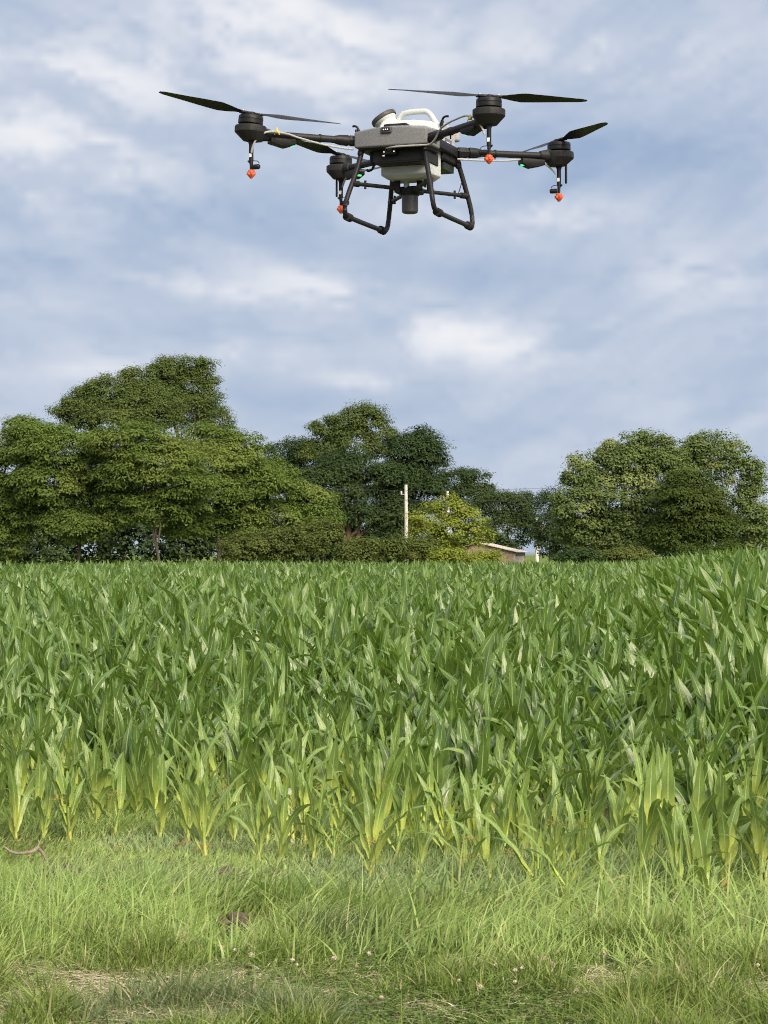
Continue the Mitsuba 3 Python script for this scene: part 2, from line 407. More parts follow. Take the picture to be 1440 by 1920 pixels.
def crown_mesh(rng, lobes, D, style, dens=1.0):
    """Leaves of a crown: clumps over the lobes (ellipsoids), each clump a dome of leaves. Returns (mesh, uv, clump centres)."""
    s = STYLE[style]
    px = D / F
    C, U, V, N, hubs = [], [], [], [], []
    for (c, r) in lobes:
        area = 4 * math.pi * ((r[0] * r[1]) ** 1.6 / 3 + (r[0] * r[2]) ** 1.6 / 3 + (r[1] * r[2]) ** 1.6 / 3) ** (1 / 1.6)
        rc = s['rc'] * px
        n = max(4, int(dens * 2.9 * area / (math.pi * rc * rc * (0.5 + 0.5 * s['flat']))))
        d = spread(rng, n)
        d[:, 2] = np.where((d[:, 2] < -0.3) & (rng.random(n) < 0.35), -d[:, 2] * 0.6, d[:, 2])
        d = nz(d)
        shell = rng.uniform(0.45, 1.0, n) ** 0.6
        shell *= 0.86 + 0.34 * (meshkit.noise(d * 2.4 + c, 3) - 0.3)
        hub = c + d * r * shell[:, None]
        keep = (rng.random(n) < np.where(d[:, 1] > 0.35, 0.5, 1.0))
        hub, d = hub[keep], d[keep]
        hubs.append(hub)
        for h, dd in zip(hub, d):
            k = int(s['per'] * rng.uniform(0.6, 1.3))
            rr = rc * rng.uniform(0.6, 1.35)
            e = spread(rng, k)
            e[:, 2] = np.abs(e[:, 2]) * np.where(rng.random(k) < 0.8, 1, -0.6)
            rad = rng.uniform(0.25, 1.0, k) ** 0.55 * rng.uniform(0.85, 1.25, k) * np.where(rng.random(k) < 0.07, 1.35, 1.0)
            q = h + e * rad[:, None] * np.array([rr, rr, rr * s['flat']])
            if style == 'locust':
                q[:, 2] -= rr * 0.28 * (e[:, 0] ** 2 + e[:, 1] ** 2) * rad ** 2
            n_ = nz(np.array([0, 0, s['up']]) + s['out'] * e + 0.35 * dd + rng.normal(size=(k, 3)) * 0.27)
            if style == 'locust':
                along = nz(e * np.array([1, 1, 0.2]) + rng.normal(size=(k, 3)) * 0.5 - np.array([0, 0, 0.25]))
            else:
                along = spread(rng, k)
            u = nz(along - n_ * (along * n_).sum(1, keepdims=True))
            C.append(q); U.append(u); V.append(np.cross(n_, u)); N.append(k)
    C, U, V = np.vstack(C), np.vstack(U), np.vstack(V)
    f = rng.uniform(0.65, 1.35, len(C))
    vert, face, uv = leaves(rng, C, U, V, s['lu'] * px * f, s['lv'] * px * f, int(rng.integers(0, 5000)))
    return (vert, face), uv, np.vstack(hubs)


def wander(rng, a, b, n, amp):
    t = np.linspace(0, 1, n)[:, None]
    w = np.cumsum(rng.normal(size=(n, 3)), 0)
    w -= t * w[-1]
    return a + (b - a) * t + w * amp * np.linalg.norm(b - a) / math.sqrt(n)


def tree(name, label, cat, D, lobes, style, mat, trunk, seed, depth=0.8, dens=1.0, bark='bark_mat', group=None, stems=1, twigs=40, tr=None):
    """lobes: (px, py, rx, ry) of the crown's masses in photograph pixels at distance D; trunk: (px of the foot, lean in px)."""
    rng = np.random.default_rng(seed)
    px = D / F
    L = []
    for i, (x, y, rx, ry) in enumerate(lobes):
        c = at(x, y, D)
        c[1] += rng.uniform(-0.45, 0.45) * rx * px * depth
        L.append((c, np.array([rx * px, 0.5 * (rx + ry) * px * depth, ry * px])))
    t = thing(name, label, cat, group)
    (v, f), uv, hubs = crown_mesh(rng, L, D, style, dens)
    obj('crown', (v, f), mat, t, smooth=False, uv=uv)
    foot = at(trunk[0], HZ, D)
    foot[2] = float(ground_z(foot[0], D)) - 0.3
    top = max(L, key=lambda l: l[0][2])[0]
    R = tr or 0.011 * (top[2] - foot[2]) + 0.02
    for s_ in range(stems):
        fo = foot + np.array([(s_ - (stems - 1) / 2) * 0.9, 0, 0])
        fork = fo + (top - fo) * np.array([0.25, 0.25, 0.42]) + np.array([trunk[1] * px, 0, 0])
        parts = [tube(np.vstack([wander(rng, fo, fork, 6, 0.06), wander(rng, fork, top, 7, 0.08)[1:]]), np.linspace(R * (1 if s_ == 0 else 0.7), R * 0.18, 12), 8)]
        if s_ == 0:
            main = parts
            for (c, r) in L:
                g = fo + (fork - fo) * rng.uniform(0.6, 1.0)
                parts.append(tube(wander(rng, g, c, 7, 0.09), np.linspace(R * 0.5, R * 0.12, 7), 6))
            for h in hubs[rng.permutation(len(hubs))[:twigs]]:
                c = min(L, key=lambda l: np.sum((l[0] - h) ** 2))[0]
                parts.append(tube(wander(rng, c * 0.85 + fork * 0.15, h, 5, 0.1), np.linspace(R * 0.16, R * 0.04, 5), 4))
        obj('trunk', join(parts), bark, t, smooth=True)
    return t


LO = 'honey locust trees along the far side of the field'
tree('locust_tree', 'feathery yellow-green tree cut by the left edge of the photo', 'tree', 138, [(15, 880, 95, 62), (-30, 950, 110, 70), (40, 960, 70, 40), (30, 800, 42, 20), (-10, 1010, 80, 40)], 'locust', 'locust_mat', (20, -8), 1, group=LO)
tree('locust_tree', 'feathery yellow-green tree with a short dark trunk, second from the left in the locust clump', 'tree', 136, [(120, 850, 90, 52), (95, 905, 85, 45), (175, 880, 70, 40), (150, 985, 78, 34), (75, 820, 60, 30), (190, 930, 60, 30)], 'locust', 'locust_mat', (158, 5), 2, group=LO)
tree('locust_tree', 'feathery yellow-green tree with a pale slim trunk under the tallest tree', 'tree', 134, [(250, 830, 85, 38), (290, 870, 95, 48), (255, 945, 75, 34), (305, 955, 60, 30), (340, 905, 70, 35), (240, 890, 60, 34)], 'locust', 'locust_mat', (301, 0), 3, group=LO, twigs=60)
tree('locust_tree', 'broad yellow-green feathery tree with vine-clad stem, in the middle of the locust clump', 'tree', 137, [(385, 825, 65, 34), (400, 870, 95, 48), (440, 840, 50, 40), (395, 930, 80, 45), (440, 985, 60, 32), (350, 985, 60, 26), (470, 900, 62, 48)], 'locust', 'locust_mat', (418, -6), 4, group=LO)
tree('locust_tree', 'low yellow-green feathery tree at the right end of the locust clump', 'tree', 139, [(500, 895, 55, 38), (540, 925, 62, 34), (520, 970, 75, 36), (585, 935, 42, 20), (590, 970, 48, 28), (462, 955, 60, 36)], 'locust', 'locust_mat', (520, 4), 5, group=LO)

tree('broadleaf_tree', 'wide dark green domed tree rising behind the left locusts', 'tree', 176, [(210, 745, 82, 36), (160, 770, 62, 28), (270, 765, 80, 48), (225, 790, 120, 40), (255, 715, 40, 25), (238, 702, 16, 12), (200, 718, 18, 12), (140, 752, 18, 10), (112, 770, 16, 9), (165, 735, 20, 12)], 'broad', 'crown_mat', (230, 0), 6, dens=1.0)
tree('broadleaf_tree', 'tallest dark tree with a notched top above the left locusts', 'tree', 182, [(315, 700, 36, 30), (345, 725, 45, 42), (383, 692, 22, 18), (392, 722, 15, 14), (385, 760, 38, 38), (330, 765, 70, 42), (405, 790, 32, 30), (300, 735, 34, 30), (330, 684, 12, 14), (312, 682, 10, 12), (352, 688, 14, 14), (378, 680, 12, 10), (400, 712, 10, 10), (415, 775, 14, 12), (422, 800, 12, 10)], 'broad', 'crown_mat', (345, 0), 7, dens=1.0)

tree('broadleaf_tree', 'small dark tree behind the right end of the locust clump', 'tree', 186, [(520, 850, 24, 18), (555, 842, 34, 22), (580, 870, 50, 40), (540, 880, 40, 30)], 'broad', 'deep_mat', (555, 0), 8)
tree('broadleaf_tree', 'tall olive-green tree with a spiky crown top left of the utility pole', 'tree', 178, [(610, 805, 26, 22), (650, 800, 30, 32), (695, 795, 30, 30), (660, 835, 62, 42), (715, 830, 34, 34), (610, 850, 45, 36), (688, 772, 14, 14), (665, 776, 12, 14), (706, 778, 12, 16), (620, 790, 12, 12), (592, 800, 12, 10)], 'broad', 'crown_mat', (655, 0), 9)
tree('pine_like_tree', 'dark layered tree with a forked reddish trunk behind the low shrubs', 'tree', 160, [(655, 880, 62, 38), (600, 905, 55, 34), (720, 905, 52, 40), (685, 965, 46, 24), (610, 965, 50, 34), (640, 930, 40, 22), (735, 960, 40, 40)], 'locust', 'deep_mat', (657, 6), 10, bark='pine_bark_mat', stems=2, twigs=20, tr=0.3)
tree('broadleaf_tree', 'near-black green tree with a ragged top just behind the utility pole', 'tree', 172, [(770, 850, 50, 38), (800, 825, 24, 20), (808, 865, 22, 22), (755, 905, 62, 48), (790, 920, 50, 50), (740, 975, 50, 42), (790, 808, 16, 9), (816, 838, 16, 9), (822, 868, 14, 8)], 'locust', 'deep_mat', (765, 0), 11, dens=1.2)
tree('broadleaf_tree', 'dark tree sloping down to the right behind the yellow-green tree', 'tree', 190, [(860, 905, 42, 26), (890, 905, 30, 24), (880, 945, 55, 40), (910, 925, 16, 20)], 'broad', 'deep_mat', (875, 0), 12)
tree('broadleaf_tree', 'rounded dark tree behind the shed roof', 'tree', 186, [(945, 950, 34, 28), (975, 950, 36, 30), (950, 1000, 52, 44), (990, 990, 22, 40)], 'broad', 'deep_mat', (955, 0), 13)
tree('broadleaf_tree', 'narrow dark tree at the left foot of the big maple', 'tree', 178, [(1032, 945, 24, 24), (1028, 985, 28, 32), (1042, 1020, 42, 36)], 'broad', 'deep_mat', (1032, 0), 14)

tree('maple_tree', 'large full-crowned maple with pale leaf clusters right of the gap', 'tree', 150, [(1180, 870, 78, 46), (1240, 870, 55, 44), (1090, 895, 36, 34), (1085, 950, 52, 44), (1170, 930, 90, 55), (1230, 960, 60, 52), (1120, 1000, 84, 44), (1200, 1010, 70, 44), (1180, 824, 16, 12), (1210, 822, 18, 12), (1150, 834, 16, 12), (1235, 828, 16, 12), (1080, 866, 16, 12), (1058, 900, 14, 12), (1050, 940, 12, 12)], 'maple', 'maple_mat', (1165, 0), 15, dens=0.85)
tree('maple_tree', 'loose pale green tree with drooping boughs at the right edge', 'tree', 158, [(1310, 850, 46, 34), (1350, 860, 52, 36), (1395, 895, 36, 34), (1375, 930, 44, 34), (1420, 930, 18, 26), (1410, 985, 32, 44), (1300, 890, 60, 44), (1425, 1015, 30, 28), (1315, 820, 18, 10), (1350, 826, 20, 10), (1385, 840, 18, 12), (1422, 890, 12, 12), (1428, 960, 10, 20)], 'maple', 'maple_mat', (1365, 0), 16, dens=0.62)
tree('locust_tree', 'dark feathery tree standing between the maple and the right-edge tree', 'tree', 146, [(1290, 900, 40, 28), (1290, 950, 62, 44), (1320, 990, 72, 42), (1270, 1005, 55, 34)], 'locust', 'locust_dark_mat', (1300, 0), 17, dens=1.2)
tree('lime_tree', 'small bright yellow-green tree with a slim pale trunk beside the shed', 'tree', 148, [(845, 958, 40, 24), (805, 975, 42, 28), (880, 980, 40, 24), (850, 1000, 62, 28), (905, 1008, 28, 14), (800, 1012, 48, 26), (835, 1030, 46, 18), (800, 1034, 40, 18)], 'shrub', 'lime_mat', (858, 3), 18, dens=0.6, twigs=80, bark='bark_mat', tr=0.11)

SH = 'shrubs between the corn and the trees'
for i, (x, y, rx, ry, mat, lab) in enumerate([
        (455, 1030, 46, 30, 'shrub_mat', 'dull green shrub under the right half of the locust clump'),
        (525, 1022, 52, 36, 'shrub_mat', 'dull green shrub left of the reddish forked trunk'),
        (600, 1012, 48, 34, 'shrub_mat', 'tall olive shrub with upright shoots beside the reddish forked trunk'),
        (668, 1035, 44, 24, 'shrub_mat', 'low olive shrub in front of the reddish forked trunk'),
        (728, 1034, 40, 24, 'shrub_mat', 'dull green shrub just left of the utility pole foot'),
        (785, 1035, 44, 24, 'shrub_mat', 'olive bush in front of the utility pole foot'),
        (905, 1050, 40, 15, 'lime_mat', 'loose yellow-green weeds in front of the tan shed wall'),
        (838, 1048, 42, 15, 'lime_mat', 'loose yellow-green weeds at the foot of the yellow-green tree'),
        (1165, 1048, 62, 16, 'shrub_mat', 'low olive hedge bush under the big maple'),
        (1085, 1050, 50, 16, 'deep_mat', 'low dark bush at the left foot of the big maple'),
        (1340, 1045, 70, 26, 'locust_dark_mat', 'low dark bush under the right-edge trees')]):
    tree('shrub', lab, 'shrub', 126 + i % 3, [(x, y, rx, ry), (x - rx * 0.4, y + 8, rx * 0.5, ry * 0.7), (x + rx * 0.45, y - ry * 0.3, rx * 0.4, ry * 0.8)], 'shrub', mat, (x, 0), 40 + i, dens=0.9, twigs=14, group=SH, tr=0.05)

# the shaded thicket behind the trunks: one mass nobody could count
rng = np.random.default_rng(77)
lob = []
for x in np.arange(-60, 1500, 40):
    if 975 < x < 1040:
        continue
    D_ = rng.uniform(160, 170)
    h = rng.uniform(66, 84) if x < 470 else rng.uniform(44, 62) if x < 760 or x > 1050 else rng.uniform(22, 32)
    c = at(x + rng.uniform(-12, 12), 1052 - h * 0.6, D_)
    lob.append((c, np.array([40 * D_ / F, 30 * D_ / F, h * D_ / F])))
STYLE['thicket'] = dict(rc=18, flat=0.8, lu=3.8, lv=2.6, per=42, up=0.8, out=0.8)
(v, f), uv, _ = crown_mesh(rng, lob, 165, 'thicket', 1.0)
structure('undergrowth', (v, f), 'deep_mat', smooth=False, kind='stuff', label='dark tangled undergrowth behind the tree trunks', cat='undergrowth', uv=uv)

# ------------------------------------------------------------------ shed, poles, lines
shed = thing('shed', 'low tan shed with white-edged gable behind the yellow-green tree', 'shed')
yaw = math.radians(-11)
S0 = at(897, HZ, 158)
S0[2] = 0.0
SR = np.array([[math.cos(yaw), -math.sin(yaw), 0], [math.sin(yaw), math.cos(yaw), 0], [0, 0, 1]])


def shed_part(name, vf, mat, parent=shed, label=None):
    return obj(name, (np.asarray(vf[0]) @ SR.T + S0, vf[1]), mat, parent, smooth=False, label=label)


eave, ridge, hw, dp = 1.93, 2.50, 2.45, 6.2
gable = trimesh.creation.extrude_polygon(__import__('shapely').Polygon([(-hw, -0.4), (hw, -0.4), (hw, eave), (0, ridge), (-hw, eave)]), 0.12, engine='earcut')
g = np.array(gable.vertices)[:, [0, 2, 1]] * np.array([1, 1, 1])
shed_part('gable_wall', (g, np.array(gable.faces)[:, ::-1]), 'siding_mat')
shed_part('side_wall', box((hw - 0.10, 0.125, -0.4), (hw, dp, eave)), 'grey_metal_mat')
shed_part('side_wall', box((-hw, 0.125, -0.4), (-hw + 0.10, dp, eave)), 'siding_mat')
for s in (-1, 1):
    a, b = np.array([0, ridge + 0.05]), np.array([s * (hw + 0.3), eave - 0.02])
    prof = np.array([a, b, b + [0, 0.03], a + [0, 0.03]])
    vv = np.vstack([np.c_[prof[:, 0], np.full(4, yy), prof[:, 1]] for yy in (-0.25, dp + 0.2)])
    ff = np.array([[0, 1, 5], [0, 5, 4], [1, 2, 6], [1, 6, 5], [2, 3, 7], [2, 7, 6], [3, 0, 4], [3, 4, 7], [0, 2, 1], [0, 3, 2], [4, 5, 6], [4, 6, 7]])
    r_ = shed_part('roof', (vv, ff), 'white_metal_mat')
shed_part('corner_trim', box((hw + 0.004, -0.03, -0.4), (hw + 0.12, 0.3, eave - 0.06)), 'white_metal_mat')
dr_ = shed_part('door', box((hw + 0.004, 0.9, -0.3), (hw + 0.06, 5.4, eave - 0.30)), 'white_metal_mat')


def pole(px, top, D, lab, r=0.125, extra=None):
    foot = at(px, HZ, D); foot[2] = 0.0
    t_ = at(px - 1, top, D)
    k = thing('utility_pole', lab, 'utility pole', 'wooden utility poles beyond the field')
    obj('post', tube(wander(np.random.default_rng(5), foot, t_, 6, 0.003), np.linspace(r * 1.15, r * 0.82, 6), 12), 'pole_mat', k, smooth=40)
    obj('insulator', lathe([(0, 0), (0.05, 0), (0.07, 0.05), (0.05, 0.1), (0.06, 0.14), (0.03, 0.2), (0, 0.2)], 10, t_ + [-0.30, 0, -0.62]), 'ceramic_mat', k)
    obj('arm_bracket', box(t_ + [-0.34, -0.03, -0.68], t_ + [-0.09, 0.03, -0.62]), 'steel_mat', k)
    if extra:
        obj('transformer', lathe([(0, 0), (0.26, 0), (0.28, 0.06), (0.28, 0.85), (0.2, 0.98), (0, 1.0)], 14, t_ + [0.46, 0, -1.6]), 'ceramic_mat', k)
        obj('bracket', box(t_ + [0.1, -0.04, -1.2], t_ + [0.2, 0.04, -1.1]), 'steel_mat', k)
    return t_


near_top = pole(762, 909, 152, 'pale weathered pole standing clear before the dark trees')
pole(840, 921, 170, 'pole whose top shows above the yellow-green tree', 0.13)
pole(1007, 968, 196, 'far pole with a grey transformer in the gap left of the maple', 0.16, True)


def wire(name, pts, sag, lab, r=0.010):
    t = np.linspace(0, 1, 16)[:, None]
    spans = [np.array(a) + (np.array(b) - a) * t - np.array([0, 0, 1]) * sag * 4 * t * (1 - t) for a, b in zip(pts[:-1], pts[1:])]
    k = obj(name, tube(np.vstack([spans[0]] + [q[1:] for q in spans[1:]]), r, 5), 'wire_mat', smooth=True)
    labels[k] = {'label': lab, 'category': 'power line', 'group': 'overhead wires before the trees'}


wire('power_line', [at(380, 899, 163), near_top + [-0.30, 0, -0.41], at(1580, 898, 141)], 0.10, 'thin overhead wire, upper one of the pair crossing before the trees')
wire('power_line', [at(380, 934, 163), near_top + [0.0, -0.13, -1.02], at(1580, 935, 141)], 0.10, 'thin overhead wire, lower one of the pair crossing before the trees')


# ------------------------------------------------------------------ corn
def corn_leaf(rng, k, base, az, L, W, a0, bend, twist=0.0, segs=11, across=5, wave=0.012, fold=0.35, power=1.6):
    """One arching leaf blade (vertices, faces, uv); uv.x = k + position across, uv.y runs from the stalk to the tip."""
    t = np.linspace(0, 1, segs + 1)
    a = a0 + bend * t ** power
    ds = L / segs
    rad = np.r_[0, np.cumsum(np.sin((a[1:] + a[:-1]) / 2)) * ds]
    up = np.r_[0, np.cumsum(np.cos((a[1:] + a[:-1]) / 2)) * ds]
    h = np.array([math.cos(az), math.sin(az), 0])
    side0 = np.array([-math.sin(az), math.cos(az), 0])
    sway = side0 * (rng.normal() * 0.06 * L)
    c = base + rad[:, None] * h + up[:, None] * np.array([0, 0, 1]) + (t ** 2)[:, None] * sway
    tan = nz(np.gradient(c, axis=0))
    tw = twist * t
    n0 = nz(np.cross(side0[None], tan))
    n0 = np.where(n0[:, 2:] < 0, n0, n0)
    side = nz(np.cross(tan, n0)) * 1.0
    s = np.cos(tw)[:, None] * side + np.sin(tw)[:, None] * n0
    n = nz(np.cross(s, tan))
    w = W * 0.5 * np.minimum(0.50 + 1.9 * t, 1.0) * np.clip(1 - ((t - 0.38) / 0.62).clip(0) ** 1.75, 0, 1) ** 0.9
    w[-1] = 0.0008
    us = np.linspace(-1, 1, across)
    ph = rng.uniform(0, 6.28, 2)
    fr = rng.uniform(2.2, 4.0)
    fd = fold * (1 - 0.75 * np.minimum(t * 2.2, 1))
    rows = []
    for u in us:
        wv = wave * u * u * np.sin(fr * 6.28 * t + ph[0 if u < 0 else 1]) * np.minimum(t * 4, 1) * (1 - t ** 3)
        rows.append(c + s * (w * u * np.cos(fd))[:, None] - n * (w * abs(u) * np.sin(fd) + wv)[:, None] * (-1))
    v = np.stack(rows, 1).reshape(-1, 3)
    m = len(us)
    i, j = np.meshgrid(np.arange(segs), np.arange(m - 1), indexing='ij')
    q = lambda x, y: (x * m + y).ravel()
    f = np.vstack([np.stack([q(i, j), q(i, j + 1), q(i + 1, j + 1)], 1), np.stack([q(i, j), q(i + 1, j + 1), q(i + 1, j)], 1)])
    uv = np.stack([np.tile(k + 0.03 + 0.94 * (us * 0.5 + 0.5), segs + 1), np.repeat(t, m)], 1)
    return v, f, uv


def corn_plant(seed, kind, segs=11, across=5):
    """A young maize plant about 1 m to its leaf tips (kind 'field') or a stunted one (kind 'edge'): stalk and leaves, each (vertices, faces, uv)."""
    rng = np.random.default_rng(seed)
    field = kind == 'field'
    n = int(rng.integers(9, 11)) if field else int(rng.integers(5, 8))
    H = 0.50 if field else 0.21
    lean = rng.normal(size=2) * (0.05 if field else 0.10)
    axis = lambda z: np.array([lean[0] * z, lean[1] * z, z])
    az0 = rng.uniform(0, math.pi)
    out = []
    for i in range(n):
        u = i / (n - 1)
        z = H * (0.10 + 0.90 * u ** 0.9)
        whorl = u > 0.68
        az = az0 + (i % 2) * math.pi + rng.normal() * 0.30
        if field:
            L = (0.40 + 0.34 * math.sin(math.pi * min(1, 0.15 + 0.75 * u))) * rng.uniform(0.88, 1.14)
            W = (0.074 + 0.030 * math.sin(math.pi * min(1, 0.1 + 0.8 * u))) * rng.uniform(0.9, 1.15)
            if whorl:
                L *= rng.uniform(0.80, 0.98)
                a0, bend = rng.uniform(0.05, 0.22), rng.uniform(0.05, 0.75) if rng.random() < 0.75 else rng.uniform(0.9, 1.7)
            else:
                a0, bend = rng.uniform(0.22, 0.50), rng.uniform(0.25, 1.2) if rng.random() < 0.6 else rng.uniform(1.4, 2.4)
        else:
            L = (0.22 + 0.20 * math.sin(math.pi * min(1, 0.2 + 0.6 * u))) * rng.uniform(0.8, 1.25)
            W = (0.038 + 0.022 * u) * rng.uniform(0.8, 1.15)
            a0, bend = (rng.uniform(0.02, 0.20), rng.uniform(0.05, 0.6)) if whorl else (rng.uniform(0.25, 0.6), rng.uniform(0.3, 1.6))
        b = axis(z) + 0.008 * np.array([math.cos(az), math.sin(az), 0])
        out.append(corn_leaf(rng, i + 20 * (seed % 50), b, az, L, W, a0, bend, rng.normal() * 0.7, segs, across, 0.012 if field else 0.008, rng.uniform(0.3, 0.6), rng.uniform(1.3, 2.6)))
    zs = np.linspace(-0.03, H * 1.02, 9 if segs > 6 else 4)
    r0 = 0.0125 if field else 0.012
    v, f = tube(np.array([axis(z) for z in zs]), np.linspace(r0, r0 * 0.65, len(zs)) * (1 + 0.12 * (np.arange(len(zs)) % 2)), 7 if segs > 6 else 4)
    suv = np.stack([np.zeros(len(v)), np.r_[np.repeat(np.linspace(0, 1, len(zs)), (len(v) - 2) // len(zs)), 0, 1]], 1)
    return (v, f, suv), out


def edge_y(x):
    """Distance at which the ragged front of the field begins, along the frame."""
    return 12.90 - 1.45 / (1 + math.exp(-(x + 0.05) * 3.5)) - 0.15 * x


rng = np.random.default_rng(2024)
ROWSTEP, INROW = 0.66, 0.155
dirx = np.array([1.0, -0.16]) / math.hypot(1, 0.16)         # rows run almost across the view
plants = []
for r_ in range(-1, 150):
    step = INROW if r_ < 38 else INROW * 1.35 if r_ < 80 else INROW * 2.0
    for k in np.arange(-26, 26, step):
        x, y = dirx * k + np.array([0.16, 1.0]) / math.hypot(1, 0.16) * (11.4 + r_ * ROWSTEP)
        x += rng.normal() * 0.035; y += rng.normal() * 0.05
        if abs(x) > 0.170 * y + 0.75 or y > 99 or rng.random() < 0.04:
            continue
        e = y - edge_y(x) + rng.normal() * 0.10
        if e < 0:
            continue
        if e < 1.1 and rng.random() < (0.28 if x < -0.4 else 0.08):
            continue
        plants.append((x, y, e, rng.random(), rng.random(), rng.random()))

field_v = [corn_plant(s, 'field') for s in range(12)]
edge_v = [corn_plant(100 + s, 'edge') for s in range(12)]


def part_dicts(variants, leaf_mat):
    res = []
    for st, lv in variants:
        res.append((mikit.ply((st[0], st[1]), 'corn_stalk_mat', smooth=True, uv=st[2]), [mikit.ply((v, f), leaf_mat, smooth=True, uv=uv) for v, f, uv in lv]))
    return res


field_d, edge_d = part_dicts(field_v, 'corn_leaf_mat'), part_dicts(edge_v, 'corn_pale_mat')
pale_field_d = [(s, [{**l, 'bsdf': {'type': 'ref', 'id': 'corn_pale_mat'}} for l in ls]) for s, ls in field_d]


def plant_size(x, y, e, a):
    if e < 1.25:
        h = 0.72 + 0.30 * a
    else:
        g = min(1.0, max(0.0, (e - 0.8) / 10.5))
        h = (0.50 + 0.52 * g ** 0.75) * (0.86 + 0.28 * a)
        if x > 0:                                     # taller stand towards the right
            w = np.clip((x / y - 0.105) / 0.05, 0, 1) * np.clip((y - 14.5) / 3, 0, 1)
            h *= 1 + 0.34 * w
    return h


def place(x, y, a, h, tilt, az):
    z = float(ground_z(x, y))
    return T().translate([x, y, z]).rotate([0, 0, 1], 360 * a).rotate([math.cos(az), math.sin(az), 0], float(tilt)).scale([float(h)] * 3)


plants.sort(key=lambda p: p[1])
inside = [abs(p[0]) < 0.1688 * p[1] + 0.15 for p in plants]
single, rest = [], []
for p, ok in zip(plants, inside):
    (single if ok and len(single) < 300 else rest).append(p)
for (x, y, e, a, b, c) in single:
    h = plant_size(x, y, e, a)
    edge = e < 1.25 or (e < 2.1 and c < 0.35)
    if edge:
        k = thing('corn_plant', 'short pale yellow-green corn plant at the ragged front edge of the field', 'corn plant', 'stunted corn plants along the field edge')
        st, lv = edge_d[int(b * 12)]
        h = 0.90 + 0.35 * a if e >= 1.25 else h
    else:
        k = thing('corn_plant', 'full green corn plant in the front rows behind the stunted field edge', 'corn plant', 'corn plants in the front rows of the field')
        st, lv = (pale_field_d if e < 1.9 or (e < 3.6 and a < 0.55) else field_d)[int(b * 12)]
    w = place(x, y, c, h, 7 * (a - 0.5) * (2 if edge else 1), 6.28 * b)
    obj('stalk', st, None, k, world=w)
    for l in lv:
        obj('leaf', l, None, k, world=w)

# the rest of the field: light copies, coarser with distance
groups_ = []
for lod, (sg, ac, nv) in enumerate(((10, 5, 10), (6, 3, 8), (4, 3, 8))):
    for s in range(nv):
        st, lv = corn_plant(200 + 20 * lod + s, 'field', sg, ac)
        vs = join([(st[0], st[1])] + [(v, f) for v, f, _ in lv]) if lod < 1 else join([(v, f) for v, f, _ in lv])
        uvs = np.vstack(([st[2] * 0 + [30.5, 0.1]] if lod < 1 else []) + [u for _, _, u in lv])
        key = f'corn_copy_{lod}_{s}'
        scene[key] = {'type': 'shapegroup', 'plant': mikit.ply(vs, 'corn_leaf_mat', smooth=True, uv=uvs)}
        groups_.append(key)
for i, (x, y, e, a, b, c) in enumerate(rest):
    lod, nv, off = (0, 10, 0) if y < 27 else (1, 8, 10) if y < 46 else (2, 8, 18)
    scene[f'corn_field__{i + 1:05d}'] = {'type': 'instance', 'g': {'type': 'ref', 'id': groups_[off + int(b * nv)]}, 'to_world': place(x, y, c, plant_size(x, y, e, a) * (1.08 if y > 46 else 1), 6 * (a - 0.5), 6.28 * b)}
place_words = ['leftmost', 'second from the left', 'third from the left'] + [f'{n}th from the left' for n in range(4, 200)]
row = sorted((scene[k + '__stalk']['to_world'].matrix[0, 3] / scene[k + '__stalk']['to_world'].matrix[1, 3], k) for k in labels if labels[k].get('group') == 'stunted corn plants along the field edge')
for i, (_, k) in enumerate(row):
    where = place_words[i] if i < len(row) - 1 else 'rightmost'
    labels[k]['label'] = f'pale stunted corn plant on the field edge, {where}'
labels['corn_field'] = {'label': 'dense field of green corn stretching back to the trees', 'category': 'corn', 'kind': 'stuff'}

# dead and yellow leaves at the foot of the edge plants
rng = np.random.default_rng(31)
for i, (px, py, az, L) in enumerate(sorted([(325, 1603, 0.3, 0.16), (830, 1622, 0.2, 0.17), (1135, 1662, 0.1, 0.18), (1205, 1664, 0.5, 0.18), (1350, 1670, 0.9, 0.12), (890, 1632, 2.7, 0.12), (215, 1605, 1.0, 0.16), (360, 1610, 0.3, 0.2), (1300, 1560, 0.3, 0.1), (60, 1620, 2.0, 0.15)])):
    D_ = EYE * F / (py - HZ)
    b = at(px, HZ, D_); b[2] = 0.03 + float(ground_z(b[0], b[1]))
    v, f, uv = corn_leaf(rng, 3, b, az, L * 0.8, 0.020, 0.95, 1.0, rng.normal() * 1.5, 8, 3, 0.004, 0.7)
    k = obj('withered_leaf', (v, f), 'corn_dead_mat', smooth=True, uv=uv)
    labels[k] = {'label': 'curled orange withered leaf low at the field edge, ' + (place_words[i] if i < 9 else 'rightmost'), 'category': 'withered leaf', 'group': 'withered leaves at the field edge'}


